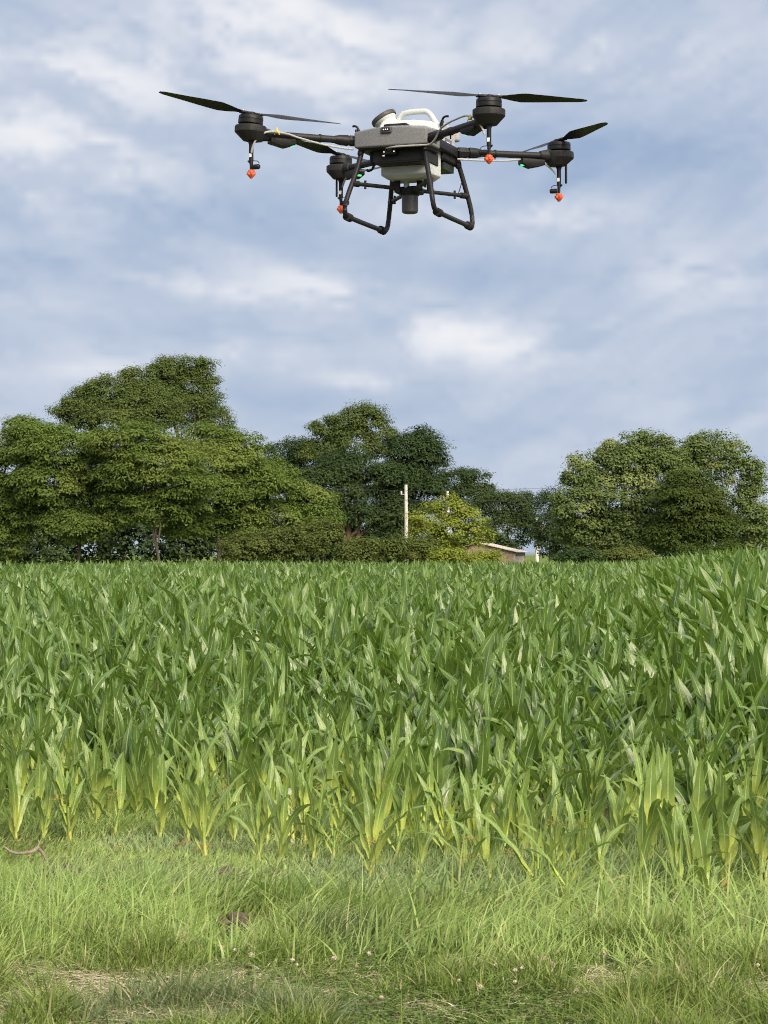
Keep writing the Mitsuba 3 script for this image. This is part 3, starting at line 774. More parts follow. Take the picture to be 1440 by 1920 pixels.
# ------------------------------------------------------------------ grass
def blades(rng, x, y, h, w, lean_az, lean, first=0, z0=0.0, segs=3, droop=0.35, facing=None):
    """Curved grass blades, one strip of triangles each."""
    n = len(x)
    t = np.linspace(0, 1, segs + 1)
    base = np.stack([x, y, ground_z(x, y) + z0 - 0.01], -1)
    d = np.stack([np.cos(lean_az), np.sin(lean_az), 0 * x], -1)
    fa = rng.uniform(0, 2 * np.pi, n) if facing is None else facing
    s = np.stack([np.cos(fa), np.sin(fa), 0 * x], -1)
    rise = h[:, None] * (t[None] - (droop * np.minimum(lean, 1.6))[:, None] * t[None] ** 2 * 0.8)
    c = base[:, None] + d[:, None] * (h * lean)[:, None, None] * (0.25 * t + 0.75 * t ** 2)[None, :, None]
    c[..., 2] += rise
    width = w[:, None] * np.clip(1 - t[None] ** 2.2, 0, 1)
    L, R = c - s[:, None] * width[..., None] / 2, c + s[:, None] * width[..., None] / 2
    v = np.concatenate([np.stack([L[:, :-1], R[:, :-1]], 2).reshape(n, -1, 3), c[:, -1:]], 1)
    m = v.shape[1]
    fl = []
    for i in range(segs - 1):
        fl += [[2 * i, 2 * i + 1, 2 * i + 3], [2 * i, 2 * i + 3, 2 * i + 2]]
    fl.append([2 * (segs - 1), 2 * (segs - 1) + 1, m - 1])
    f = (np.arange(n)[:, None, None] * m + np.array(fl)[None]).reshape(-1, 3)
    u = np.tile(np.r_[np.tile([0.2, 0.8], segs), 0.5], n) + np.repeat(first + np.arange(n), m)
    vv = np.tile(np.r_[np.repeat(t[:-1], 2), 1], n)
    return (v.reshape(-1, 3), f), np.stack([u, vv], 1)


def scatter(rng, n, y0, y1):
    y = np.sqrt(rng.uniform(y0 ** 2, y1 ** 2, n))
    return rng.uniform(-1, 1, n) * (0.1688 * y + 0.3), y


def field_noise(x, y, s, seed):
    return meshkit.fbm(np.stack([x * s, y * s, 0 * x], -1), 3, seed)


BARE = [(445, 1735, 0.16), (150, 1655, 0.30), (415, 1652, 0.20), (640, 1742, 0.05)]
BARE = [(at(px, HZ, EYE * F / (py - HZ)), r) for px, py, r in BARE]


def bare(x, y):
    k = np.zeros_like(x)
    for p, r in BARE:
        k = np.maximum(k, np.exp(-((x - p[0]) ** 2 + ((y - p[1]) * 0.7) ** 2) / (r * r)))
    return k


def low(x, y):
    k = np.zeros_like(x)
    for p, r in BARE:
        k = np.maximum(k, np.exp(-((x - p[0]) / (r * 1.25)) ** 2 - ((y - p[1] + 0.28) / 0.42) ** 2))
    return k


rng = np.random.default_rng(5)
# tall soft grass between the mown verge and the corn
x, y = scatter(rng, 74000, 9.05, 15.6)
lo = 9.62 + 0.75 * (field_noise(x, y, 1.3, 8) - 0.5) * 2 + 0.10 * np.sin(x * 2.1) + rng.normal(size=len(x)) * 0.14
e = y - np.array([edge_y(a) for a in x])
keep = (y > lo) & (rng.random(len(x)) > bare(x, y)) & (rng.random(len(x)) < np.where(e > 0.8, np.clip(0.95 - 0.3 * (e - 0.8), 0.05, 1), 1))
x, y, e, lo = x[keep], y[keep], e[keep], lo[keep]
tuft = field_noise(x, y, 2.6, 3)
h = 0.86 * (0.13 + 0.20 * tuft + 0.05 * np.clip(e + 2.5, 0, 1.5)) * rng.uniform(0.45, 1.5, len(x)) * (0.5 + 0.5 * np.clip((y - lo) / 0.7, 0, 1)) * (1 - 0.78 * np.clip((e + 1.75) / 0.9, 0, 1) * np.clip(1.6 - e, 0.5, 1)) * (1 - 0.85 * low(x, y)) * (1 - 0.4 * bare(x, y))
az = 7.0 * field_noise(x, y, 0.9, 14) - 2.9 + rng.normal(size=len(x)) * 0.9
lean = np.clip(0.15 + 0.95 * field_noise(x, y, 1.4, 19) + rng.normal(size=len(x)) * 0.30, 0.03, 1.5)
m_, uv = blades(rng, x, y, h, rng.uniform(0.0045, 0.0115, len(x)), az, lean, facing=rng.normal(size=len(x)) * 0.8)
# longer bleached and broad blades leaning through it
x2, y2 = scatter(rng, 2800, 9.4, 11.6)
k2 = (rng.random(len(x2)) > bare(x2, y2) * 1.3) & (rng.random(len(x2)) > low(x2, y2) * 1.2) & (y2 < np.array([edge_y(a) for a in x2]) + 0.3)
x2, y2 = x2[k2], y2[k2]
m2, uv2 = blades(rng, x2, y2, rng.uniform(0.16, 0.40, len(x2)) * (0.6 + 0.4 * np.clip((y2 - 9.5) / 0.6, 0, 1)), rng.uniform(0.006, 0.015, len(x2)), 7.0 * field_noise(x2, y2, 0.9, 14) - 2.9 + rng.normal(size=len(x2)) * 1.2, np.clip(rng.normal(size=len(x2)) * 0.5 + 0.9, 0.1, 1.8), first=200000, segs=5, facing=rng.normal(size=len(x2)) * 0.9)
m_, uv = join([m_, m2]), np.vstack([uv, uv2])
structure('tall_grass', m_, 'grass_mat', smooth=False, kind='stuff', label='tall soft light green grass between the mown verge and the corn', cat='grass', uv=uv)
print('tall', len(x))

# short mown grass in the foreground
x, y = scatter(rng, 62000, 7.9, 10.4)
dry = np.clip(1.5 * np.exp(-(((x + 1.05) / 0.85) ** 2 + ((y - 9.0) / 0.45) ** 2)) + 1.2 * np.exp(-(((x - 1.45) / 0.45) ** 2 + ((y - 9.05) / 0.45) ** 2)), 0, 1)
keep = rng.random(len(x)) > 0.32 * dry
x, y = x[keep], y[keep]
tuft = field_noise(x, y, 3.2, 33)
h = (0.055 + 0.17 * np.clip(tuft - 0.36, 0, 1) * 1.8) * rng.uniform(0.5, 1.5, len(x)) + 0.05 * (rng.random(len(x)) < 0.07) + 0.07 * (y < 8.75) * np.clip(tuft - 0.35, 0, 1) * 2
m_, uv = blades(rng, x, y, h, rng.uniform(0.0045, 0.0105, len(x)), rng.uniform(0, 6.28, len(x)), np.clip(rng.normal(size=len(x)) * 0.4 + 0.75, 0.1, 1.6), facing=rng.normal(size=len(x)) * 0.8)
structure('mown_grass', m_, 'lawn_mat', smooth=False, kind='stuff', label='short dark mown grass along the bottom of the photo', cat='grass', uv=uv)
print('lawn', len(x))

# dry cuttings lying flat
x, y = scatter(rng, 72000, 7.9, 10.2)
dry = np.clip(1.5 * np.exp(-(((x + 1.05) / 0.95) ** 2 + ((y - 9.05) / 0.42) ** 2)) + 1.2 * np.exp(-(((x - 1.45) / 0.55) ** 2 + ((y - 9.1) / 0.45) ** 2)) + 0.16 * (y < 9.9), 0, 1)
keep = rng.random(len(x)) < dry * 0.42
x, y = x[keep], y[keep]
az = rng.choice([0.0, math.pi], len(x)) + rng.normal(size=len(x)) * 0.65
m_, uv = blades(rng, x, y, rng.uniform(0.07, 0.24, len(x)), rng.uniform(0.004, 0.009, len(x)), az, rng.uniform(0.8, 1.5, len(x)), z0=0.012, droop=0.72, facing=az + math.pi / 2 + rng.normal(size=len(x)) * 0.4)
v = m_[0]
gz = ground_z(v[:, 0], v[:, 1])
v[:, 2] = gz + 0.008 + np.maximum(v[:, 2] - gz, 0) * 0.5
structure('cut_grass', (v, m_[1]), 'straw_mat', smooth=False, kind='stuff', label='dry straw-coloured grass cuttings lying flat on the verge', cat='dry grass', uv=uv)
print('straw', len(x))

# clover leaves among the mown grass
x, y = scatter(rng, 16000, 8.0, 9.9)
keep = rng.random(len(x)) < np.exp(-((x - 0.25) / 0.95) ** 2) * (field_noise(x, y, 2.2, 51) > 0.42)
x, y = x[keep], y[keep]
C = np.repeat(np.stack([x, y, ground_z(x, y) + rng.uniform(0.03, 0.07, len(x))], -1), 3, 0)
a = np.repeat(rng.uniform(0, 6.28, len(x)), 3) + np.tile([0, 2.09, 4.19], len(x))
U = nz(np.stack([np.cos(a), np.sin(a), rng.normal(size=len(a)) * 0.25], -1))
V = nz(np.cross(np.array([0, 0, 1.0]) + rng.normal(size=U.shape) * 0.2, U))
C = C + U * 0.009
v, f, uv = leaves(rng, C, U, V, np.full(len(a), 0.009), np.full(len(a), 0.008))
structure('clover_leaves', (v, f), 'clover_mat', smooth=False, kind='stuff', label='dark clover leaves scattered through the mown verge', cat='clover', uv=uv)

# white clover heads: each its own
ball = trimesh.creation.icosphere(subdivisions=2, radius=1.0)
CL = [(416, 1776), (440, 1781), (466, 1772), (548, 1800), (556, 1809), (626, 1797), (692, 1788), (930, 1809), (966, 1819), (979, 1815), (1006, 1795), (1022, 1797), (1036, 1807), (1081, 1857), (1098, 1860), (1133, 1788), (1236, 1847), (1421, 1809), (715, 1870), (900, 1850), (860, 1838), (470, 1790), (347, 1760), (965, 1841)]
for i, (px, py) in enumerate(sorted(CL)):
    D_ = (EYE - 0.09) * F / (py - HZ)
    p = at(px, py, D_)
    g0 = float(ground_z(p[0], p[1]))
    k = thing('clover_flower', 'small pinkish white clover head, ' + (place_words[i] if i < len(CL) - 1 else 'rightmost') + ' of them', 'clover flower', 'white clover heads on the verge')
    d = np.array(ball.vertices)
    r = 0.0085 * (1 + 1.1 * (meshkit.noise(d * 7.5 + i, 9) - 0.5)) * (0.8 + 0.4 * ((i * 37) % 10) / 10)
    obj('flower_head', (d * r[:, None] * [1, 1, 0.85] + p, np.array(ball.faces)), 'petal_mat', k, smooth=False)
    obj('stem', tube([[p[0] + 0.01, p[1], g0 - 0.01], [p[0] + 0.006, p[1], (p[2] + g0) / 2], p - [0, 0, 0.006]], 0.0014, 5), 'weed_mat', k, smooth=True)

# yellow sedge heads standing among the edge plants
rng = np.random.default_rng(9)
SEDGES = sorted([(212, 1492), (108, 1500), (425, 1478), (602, 1478), (700, 1580), (880, 1610), (878, 1575), (952, 1600), (1090, 1545), (1266, 1590), (1145, 1692), (430, 1680), (1040, 1545), (1155, 1500)])
for i, (px, py) in enumerate(SEDGES):
    D_ = 13.2 if py < 1520 else 12.0
    top = at(px, py, D_)
    g0 = float(ground_z(top[0], D_))
    k = thing('nutsedge', 'thin weed with spiky yellow-brown seed head, ' + (place_words[i] if i < len(SEDGES) - 1 else 'rightmost') + ' of them', 'weed', 'yellow-headed sedges at the field edge')
    obj('stem', tube(curve([[top[0] + rng.normal() * 0.03, D_, g0 - 0.01], [top[0] + rng.normal() * 0.01, D_, (g0 + top[2]) / 2], top], 6), 0.0022, 5), 'weed_mat', k, smooth=True)
    n = 90
    d = spread(rng, n); d[:, 2] = np.abs(d[:, 2]) * 0.8 - 0.15
    rad = rng.uniform(0.015, 0.055, n)
    v, f, uv = leaves(rng, top + d * rad[:, None], nz(d + rng.normal(size=d.shape) * 0.3), nz(np.cross(d, rng.normal(size=d.shape))), rng.uniform(0.006, 0.012, n), np.full(n, 0.0018))
    obj('seed_head', (v, f), 'sedge_mat', k, smooth=False, uv=uv)

# a milkweed-like plant with pale leaf undersides
k = thing('pale_weed', 'slender weed with turned-up whitish leaves standing in the tall grass', 'weed')
p0 = at(553, HZ, 13.0); p0[2] = 0.0
stem = curve([p0, p0 + [0.008, 0, 0.2], p0 + [-0.03, 0, 0.38]], 9)
obj('stem', tube(stem, np.linspace(0.004, 0.002, 9), 6), 'weed_mat', k, smooth=True)
for i, (z, az, L) in enumerate([(0.38, 1.6, 0.06), (0.34, 3.2, 0.09), (0.30, 3.3, 0.07), (0.24, 3.4, 0.06), (0.20, 0.2, 0.06), (0.12, 2.9, 0.07), (0.33, 0.4, 0.07)]):
    b = stem[np.argmin(abs(stem[:, 2] - p0[2] - z))]
    v, f, uv = corn_leaf(rng, i, b, az, L, 0.026, 0.7, 0.6, 0.6, 6, 3, 0.002, 0.2)
    obj('leaf', (v, f), 'pale_leaf_mat', k, smooth=True, uv=uv)

# tall seeding grass stems
for i, (pts, lab) in enumerate([([(193, 1860), (203, 1780), (184, 1703)], 'long thin straw stem rising from the cut grass at lower left'),
                                ([(1203, 1765), (1204, 1735), (1205, 1710)], 'short pale upright stem in the tall grass at right'),
                                ([(660, 1612), (662, 1580), (655, 1555)], 'pale bent blade in front of the edge corn near the middle')]):
    D_ = EYE * F / (pts[0][1] - HZ)
    k = obj('grass_stem', tube(curve([at(a, b, D_) for a, b in pts], 10), np.linspace(0.0024, 0.0013, 10), 5), 'straw_mat', smooth=True)
    labels[k] = {'label': lab, 'category': 'grass stem'}

# soil clods and a dead branch
rng = np.random.default_rng(12)
ico = trimesh.creation.icosphere(subdivisions=2, radius=1.0)
CD = [(420, 1737, .035), (447, 1735, .055), (460, 1742, .04), (436, 1745, .03), (472, 1741, .022), (128, 1652, .07), (155, 1655, .06), (95, 1650, .05), (180, 1660, .03), (425, 1650, .06), (405, 1655, .035), (455, 1655, .03), (70, 1655, .04), (330, 1737, .03), (318, 1742, .025)]
seen_clods = {}
for i, (px, py, r) in enumerate(sorted(CD)):
    D_ = EYE * F / (py - HZ)
    p = at(px, HZ, D_); p[2] = float(ground_z(p[0], p[1])) + r * 0.6
    d = np.array(ico.vertices)
    rr = r * (0.7 + 0.75 * (meshkit.fbm(d * 1.7 + i * 3.3, 4, 2) - 0.35) + 0.25 * (meshkit.noise(d * 5 + i, 4) - 0.5))
    k = obj('soil_clod', (d * rr[:, None] * [1.1, 1.1, 0.8] + p, np.array(ico.faces)), 'clod_mat', smooth=40)
    patch = 'in the small pile of clods in the grass' if px > 300 and py > 1700 else 'on the bare patch by the left edge corn' if px < 300 else 'on the bare patch by the middle corn'
    labels[k] = {'label': f'dark soil clod {patch}, {place_words[seen_clods.get(patch, 0)]}', 'category': 'soil clod', 'group': 'soil clods ' + patch}
    seen_clods[patch] = seen_clods.get(patch, 0) + 1
b0 = EYE * F / (1625 - HZ)
k = obj('dead_branch', join([tube(curve([at(8, 1588, b0), at(32, 1600, b0 - 0.02), at(58, 1598, b0 - 0.03), at(72, 1588, b0)], 12), np.linspace(0.006, 0.011, 12), 8),
                             tube(curve([at(70, 1590, b0), at(80, 1600, b0 + 0.02), at(92, 1632, b0 + 0.03)], 8), np.linspace(0.011, 0.005, 8), 7)]), 'twig_mat', smooth=50)
labels[k] = {'label': 'bare grey broken branch lying across the grass at the left edge', 'category': 'branch'}

# ------------------------------------------------------------------ the spraying drone
DYAW = math.radians(-20.04)
DPOS = np.array([0.1125, 9.842, 3.597])
DR = np.array([[math.cos(DYAW), -math.sin(DYAW), 0], [math.sin(DYAW), math.cos(DYAW), 0], [0, 0, 1]])
drone = thing('drone', 'grey and black four-rotor crop-spraying drone hovering above the field', 'drone')


def part(name, vf, mat, parent=drone, smooth=35, label=None, **more):
    return obj(name, (np.asarray(vf[0]) @ DR.T + DPOS, vf[1]), mat, parent, smooth=smooth, label=label, **more)


def mirror(vf):
    return np.asarray(vf[0]) * [-1, 1, 1], np.asarray(vf[1])[:, ::-1]


def bolt(p, axis=(0, 0, 1), r=0.0035, h=0.003):
    return lathe([(0, 0), (r, 0), (r, h * 0.6), (r * 0.7, h), (0, h)], 8, p, axis)


# body: front cover, camera block, tank, frame, battery
cover = part('front_cover', hull([(s * 0.156, -0.243, z) for s in (-1, 1) for z in (-0.107, -0.054)] + [(s * 0.080, -0.256, z) for s in (-1, 1) for z in (-0.109, -0.045)]
                                 + [(s * 0.158, -0.09, z) for s in (-1, 1) for z in (-0.104, -0.036)] + [(s * 0.135, -0.2, -0.037) for s in (-1, 1)] + [(0, -0.256, -0.040), (0.02, -0.2, -0.028), (-0.1, -0.12, -0.021), (0.1, -0.12, -0.021)], 0.0085, 12), 'shell_mat', smooth=40)
part('display_bezel', rbox((-0.036, -0.274, -0.064), (0.012, -0.258, -0.036), 0.005), 'ring_mat', cover)
part('display_window', rbox((-0.030, -0.2765, -0.056), (0.006, -0.2735, -0.041), 0.0014), 'lens_mat', cover)
for i in range(3):
    part('status_lamp', lathe([(0, 0), (0.0024, 0), (0.0022, 0.002), (0, 0.0025)], 10, (-0.021 + 0.009 * i, -0.2766, -0.049), (0, -1, 0)), 'lamp_body_mat', cover, emitter={'type': 'area', 'radiance': rgb(0.5, 0.5, 0.52)})
part('cover_seam', rbox((-0.151, -0.240, -0.126), (0.151, -0.05, -0.110), 0.006), 'black_mat')
part('cover_top_vent', rbox((-0.05, -0.20, -0.026), (0.055, -0.15, -0.010), 0.006), 'black_mat')
blk = part('camera_block', hull([(x_, y_, z) for x_, y_ in ((-0.092, -0.192), (0.128, -0.192), (0.128, -0.02), (-0.092, -0.02)) for z in (-0.126, -0.168)], 0.008, 10), 'housing_mat', smooth=40)
part('lower_lip', rbox((-0.088, -0.208, -0.182), (0.126, -0.03, -0.172), 0.004), 'black_mat', blk)
cam_ = part('camera_housing', rbox((-0.044, -0.232, -0.148), (0.019, -0.202, -0.108), 0.005), 'black_mat')
part('lens', lathe([(0, 0.004), (0.006, 0.0035), (0.010, 0.001), (0.012, 0.004), (0.0135, 0.004), (0.0135, -0.004)], 20, (-0.0125, -0.233, -0.128), (0, -1, 0)), 'lens_mat', cam_)
for x_ in (-0.035, 0.010):
    for z_ in (-0.122, -0.136):
        part('camera_lamp', lathe([(0, 0), (0.0028, 0), (0.0024, 0.002), (0, 0.0025)], 8, (x_, -0.2325, z_), (0, -1, 0)), 'lamp_body_mat', cam_, emitter={'type': 'area', 'radiance': rgb(0.38, 0.36, 0.22)})
part('white_sticker', box((-0.042, -0.2335, -0.1545), (-0.032, -0.2325, -0.149)), 'sticker_mat', cam_, smooth=False)
tank = part('spray_tank', hull([(x_, -0.120, z) for x_ in (-0.080, 0.122) for z in (-0.212, -0.10)] + [(x_, 0.03, z) for x_ in (-0.085, 0.122) for z in (-0.208, -0.06)] + [(x_, y_, -0.224) for x_ in (-0.062, 0.105) for y_ in (-0.105, 0.015)], 0.009, 12), 'tank_mat', smooth=40)
part('tank_top', hull([(s * 0.125, y_, -0.07) for s in (-1, 1) for y_ in (-0.10, 0.16)] + [(-0.10, -0.05, 0.018), (0.105, -0.04, 0.008), (-0.09, 0.12, 0.022), (0.10, 0.13, 0.012), (0.02, 0.0, 0.026)], 0.014, 12), 'tank_mat', tank)
part('handle', tube(curve([(-0.085, 0.05, 0.01), (-0.074, 0.05, 0.048), (-0.046, 0.05, 0.079), (0.0, 0.05, 0.084), (0.055, 0.05, 0.083), (0.072, 0.05, 0.072), (0.098, 0.05, 0.035), (0.122, 0.05, 0.0)], 30), 0.0125, 14), 'tank_mat', tank)
for s_ in (-1, 1):
    part('tank_foot', lathe([(0, 0), (0.012, 0), (0.014, 0.02), (0.016, 0.055), (0, 0.055)], 12, (0.037 + s_ * 0.075, -0.06, -0.283)), 'rubber_mat', tank)
    part('tank_spout', lathe([(0, 0), (0.013, 0), (0.013, 0.05), (0, 0.05)], 12, (0.025 + s_ * 0.03, -0.03, -0.274)), 'tank_mat' if s_ < 0 else 'rubber_mat', tank)
ax = nz([-0.52, -0.06, 0.85])
nk = np.array([-0.097, 0.0, 0.018])
part('filler_neck', lathe([(0.046, -0.03), (0.044, 0.02), (0.052, 0.030), (0.052, 0.036), (0, 0.036)], 28, nk, ax), 'tank_mat', tank)
lid = part('filler_cap', lathe([(0.056, 0.034), (0.0585, 0.037), (0.0585, 0.049), (0.056, 0.053), (0.043, 0.054), (0.041, 0.050), (0, 0.049)], 32, nk, ax), 'ring_mat', tank)
part('cap_tab', join([rbox((-0.004, -0.004, 0.0), (0.004, 0.004, 0.014), 0.002)]) if False else lathe([(0, 0), (0.004, 0), (0.0035, 0.012), (0, 0.013)], 8, nk + ax * 0.054 + nz(np.cross(ax, [0, 1, 0])) * -0.03, ax), 'ring_mat', lid)
fr = part('centre_frame', hull([(s * 0.135, y_, z) for s in (-1, 1) for y_ in (0.04, 0.215) for z in (-0.125, -0.066)], 0.014, 10), 'black_mat')
part('circuit_board', box((0.02, 0.05, -0.172), (0.138, 0.19, -0.142)), 'board_mat', fr, smooth=False)
for z_ in (-0.05, -0.085):
    for y_ in (0.16, 0.19):
        part('bolt', bolt((0.1492, y_, z_ - 0.01), (1, 0, 0)), 'steel_mat', fr)
for s_ in (-1, 1):
    part('side_beam', rbox((min(s_ * 0.134, s_ * 0.166), -0.20, -0.106), (max(s_ * 0.134, s_ * 0.166), 0.21, -0.062), 0.008), 'black_mat', fr)
bat = part('battery', hull([(x_, y_, z) for x_ in (0.03, 0.128) for y_ in (0.05, 0.19) for z in (-0.060, 0.016)], 0.014, 12), 'battery_mat', smooth=40)
part('battery_label', box((0.1425, 0.055, -0.066), (0.1436, 0.145, -0.036)), 'label_mat', bat, smooth=False)
part('label_print', box((0.1437, 0.075, -0.055), (0.1442, 0.115, -0.050)), 'sticker_mat', bat, smooth=False)
part('battery_cap', rbox((0.06, 0.19, -0.03), (0.16, 0.225, 0.034), 0.012), 'battery_mat', bat)
for (x_, y_, s_) in ((-0.168, -0.20, -1), (0.232, -0.262, 1)):
    part('arm_latch', hull([(x_, y_, -0.055), (x_ + s_ * 0.006, y_, -0.03)], 0.006), 'black_mat')
    part('latch_hook', tube(curve([(x_ - 0.004, y_, -0.050), (x_ + 0.002, y_, -0.030), (x_ + 0.012, y_ - 0.004, -0.013), (x_ + 0.022, y_ - 0.006, -0.0095), (x_ + 0.034, y_ - 0.008, -0.011)] if s_ > 0 else [(x_ + 0.012, y_, -0.050), (x_ + 0.004, y_, -0.026), (x_ - 0.004, y_, -0.014), (x_ - 0.016, y_, -0.010), (x_ - 0.022, y_, -0.013)], 12), np.r_[np.full(5, 0.006), np.full(7, 0.0048)], 8), 'black_mat')
part('cable_hook', tube(curve([(-0.105, -0.16, -0.165), (-0.110, -0.16, -0.182), (-0.118, -0.16, -0.196), (-0.134, -0.16, -0.200), (-0.140, -0.16, -0.194)], 12), 0.0055, 8), 'black_mat')
part('cable_boss', hull([(-0.112, -0.165, -0.13), (-0.112, -0.165, -0.165)], 0.012), 'housing_mat')

# landing gear: two skids of bent tube and an X brace
for s_ in (-1, 1):
    k = part('skid', tube(curve([(s_ * 0.140, -0.213, -0.11), (s_ * 0.160, -0.232, -0.21), (s_ * 0.188, -0.262, -0.318), (s_ * 0.197, -0.272, -0.362), (s_ * 0.201, -0.262, -0.392), (s_ * 0.203, -0.225, -0.402), (s_ * 0.203, 0.0, -0.404), (s_ * 0.203, 0.19, -0.404),
                                  (s_ * 0.203, 0.240, -0.402), (s_ * 0.200, 0.262, -0.385), (s_ * 0.196, 0.268, -0.350), (s_ * 0.172, 0.240, -0.22), (s_ * 0.142, 0.198, -0.09)], 70), 0.0108, 14), 'carbon_mat', label='left landing skid' if s_ < 0 else 'right landing skid')
    for y_ in (-0.215, 0.205):
        part('rubber_sleeve', tube([(s_ * 0.203, y_ - 0.026, -0.403), (s_ * 0.203, y_ - 0.024, -0.403), (s_ * 0.203, y_ + 0.018, -0.404), (s_ * 0.203, y_ + 0.026, -0.404)], [0.014, 0.0178, 0.0178, 0.014], 16), 'rubber_mat', k)
    part('skid_clamp', hull([(s_ * 0.140, -0.213, -0.105), (s_ * 0.146, -0.220, -0.135)], 0.015), 'black_mat', k)
    part('skid_clamp', hull([(s_ * 0.146, 0.204, -0.105), (s_ * 0.152, 0.210, -0.135)], 0.016), 'black_mat', k)
for s_ in (-1, 1):
    a, b = np.array([s_ * 0.176, -0.248, -0.268 - 0.004 * s_]), np.array([-s_ * 0.181, 0.252, -0.268 - 0.004 * s_])
    k = part('cross_brace', tube(np.linspace(a, b, 9), 0.0088, 12), 'carbon_mat')
    for q in (a, b):
        c = q + (b + a - 2 * q) * 0.06
        part('brace_clamp', tube([q - (c - q) * 0.02, q, c], 0.0135, 10), 'black_mat', k)
        part('clamp_knob', lathe([(0, -0.018), (0.0055, -0.018), (0.0055, 0.018), (0, 0.018)], 10, c + (c - q) * 0.9), 'black_mat', k)
part('brace_hub', hull([(x_, y_, z) for x_ in (-0.045, 0.045) for y_ in (-0.035, 0.035) for z in (-0.277, -0.262)], 0.008), 'black_mat')
rad_ = part('radar', lathe([(0, -0.366), (0.030, -0.366), (0.0335, -0.363), (0.0352, -0.357), (0.0355, -0.290), (0.034, -0.284), (0, -0.284)], 40), 'radar_mat', smooth=30)
part('radar_collar', lathe([(0, -0.290), (0.040, -0.290), (0.042, -0.286), (0.042, -0.276), (0, -0.276)], 32), 'black_mat', rad_)
part('sensor_cable', tube(curve([(0.12, 0.16, -0.272), (0.150, 0.205, -0.262), (0.158, 0.215, -0.235), (0.164, 0.22, -0.21)], 12), 0.0022, 6), 'black_mat')

# arms with motors, propellers and nozzles
MOT = {'front left': (-0.523, -0.523, 5.5, 30, 2.0, 4), 'front right': (0.523, -0.523, 0.5, 15, 0.3, 1), 'rear left': (-0.523, 0.523, 1.5, 58, 0.5, 1), 'rear right': (0.523, 0.523, -1.0, -65, 0.5, 1)}
A_ROOT = {'front left': (-0.165, -0.205, -0.078), 'front right': (0.168, -0.215, -0.086), 'rear left': (-0.150, 0.195, -0.082), 'rear right': (0.168, 0.180, -0.082)}
A_TIP = {'front left': (-0.470, -0.495, -0.078), 'front right': (0.470, -0.492, -0.088), 'rear left': (-0.475, 0.485, -0.066), 'rear right': (0.475, 0.480, -0.066)}


def blade_mesh(az, tilt_x, cone, side):
    """One propeller blade along direction az (radians, drone frame), root to tip, twisted and cambered."""
    n = 16
    s = np.linspace(0, 1, n)
    r = 0.045 + s * 0.375
    chord = np.interp(s, [0, 0.08, 0.28, 0.5, 0.8, 0.97, 1], [0.022, 0.028, 0.060, 0.054, 0.040, 0.032, 0.018])
    pitch = np.interp(s, [0, 0.15, 0.35, 1], [0.25, 0.52, 0.42, 0.16])
    rows_t, rows_b = [], []
    us = np.linspace(-0.5, 0.5, 7)
    for i in range(n):
        cz, sz = math.cos(pitch[i]), math.sin(pitch[i])
        thick = 0.0040 * (1 - 0.72 * s[i]) * (1 - (2 * us) ** 2) + 0.0004
        camber = 0.06 * chord[i] * (1 - (2 * us) ** 2)
        off = (0.25 - 0.5 * 0.5) * chord[i]
        yy, zz = us * chord[i] * cz * side + off, us * chord[i] * sz
        z0 = math.tan(math.radians(cone)) * r[i]
        rows_t.append(np.stack([np.full(7, r[i]), yy, z0 + zz + camber + thick], 1))
        rows_b.append(np.stack([np.full(7, r[i]), yy, z0 + zz + camber - thick], 1))
    ring = np.concatenate([np.stack(rows_t), np.stack(rows_b)[:, ::-1]], 1)
    m = ring.shape[1]
    v = ring.reshape(-1, 3)
    i, j = np.meshgrid(np.arange(n - 1), np.arange(m), indexing='ij')
    q = lambda a_, b_: (a_ * m + b_ % m).ravel()
    f = np.vstack([np.stack([q(i, j), q(i + 1, j), q(i + 1, j + 1)], 1), np.stack([q(i, j), q(i + 1, j + 1), q(i, j + 1)], 1)])
    f = np.vstack([f, [[0, k_, k_ + 1] for k_ in range(1, m - 1)], [[(n - 1) * m, (n - 1) * m + k_ + 1, (n - 1) * m + k_] for k_ in range(1, m - 1)]])
    if side < 0:
        f = f[:, ::-1]
    c, s_ = math.cos(az), math.sin(az)
    return v @ np.array([[c, -s_, 0], [s_, c, 0], [0, 0, 1]]).T, f


def tilt(vf, m, roll):
    """Lean a rotor about the drone's long axis, as the arms hold it."""
    a = math.radians(roll)
    w = np.array([math.cos(DYAW), -math.sin(DYAW), 0])        # lean in the plane across the view
    ax_ = np.array([-w[1], w[0], 0])
    R = trimesh.transformations.rotation_matrix(a, ax_)[:3, :3]
    return np.asarray(vf[0]) @ R.T + m, vf[1]


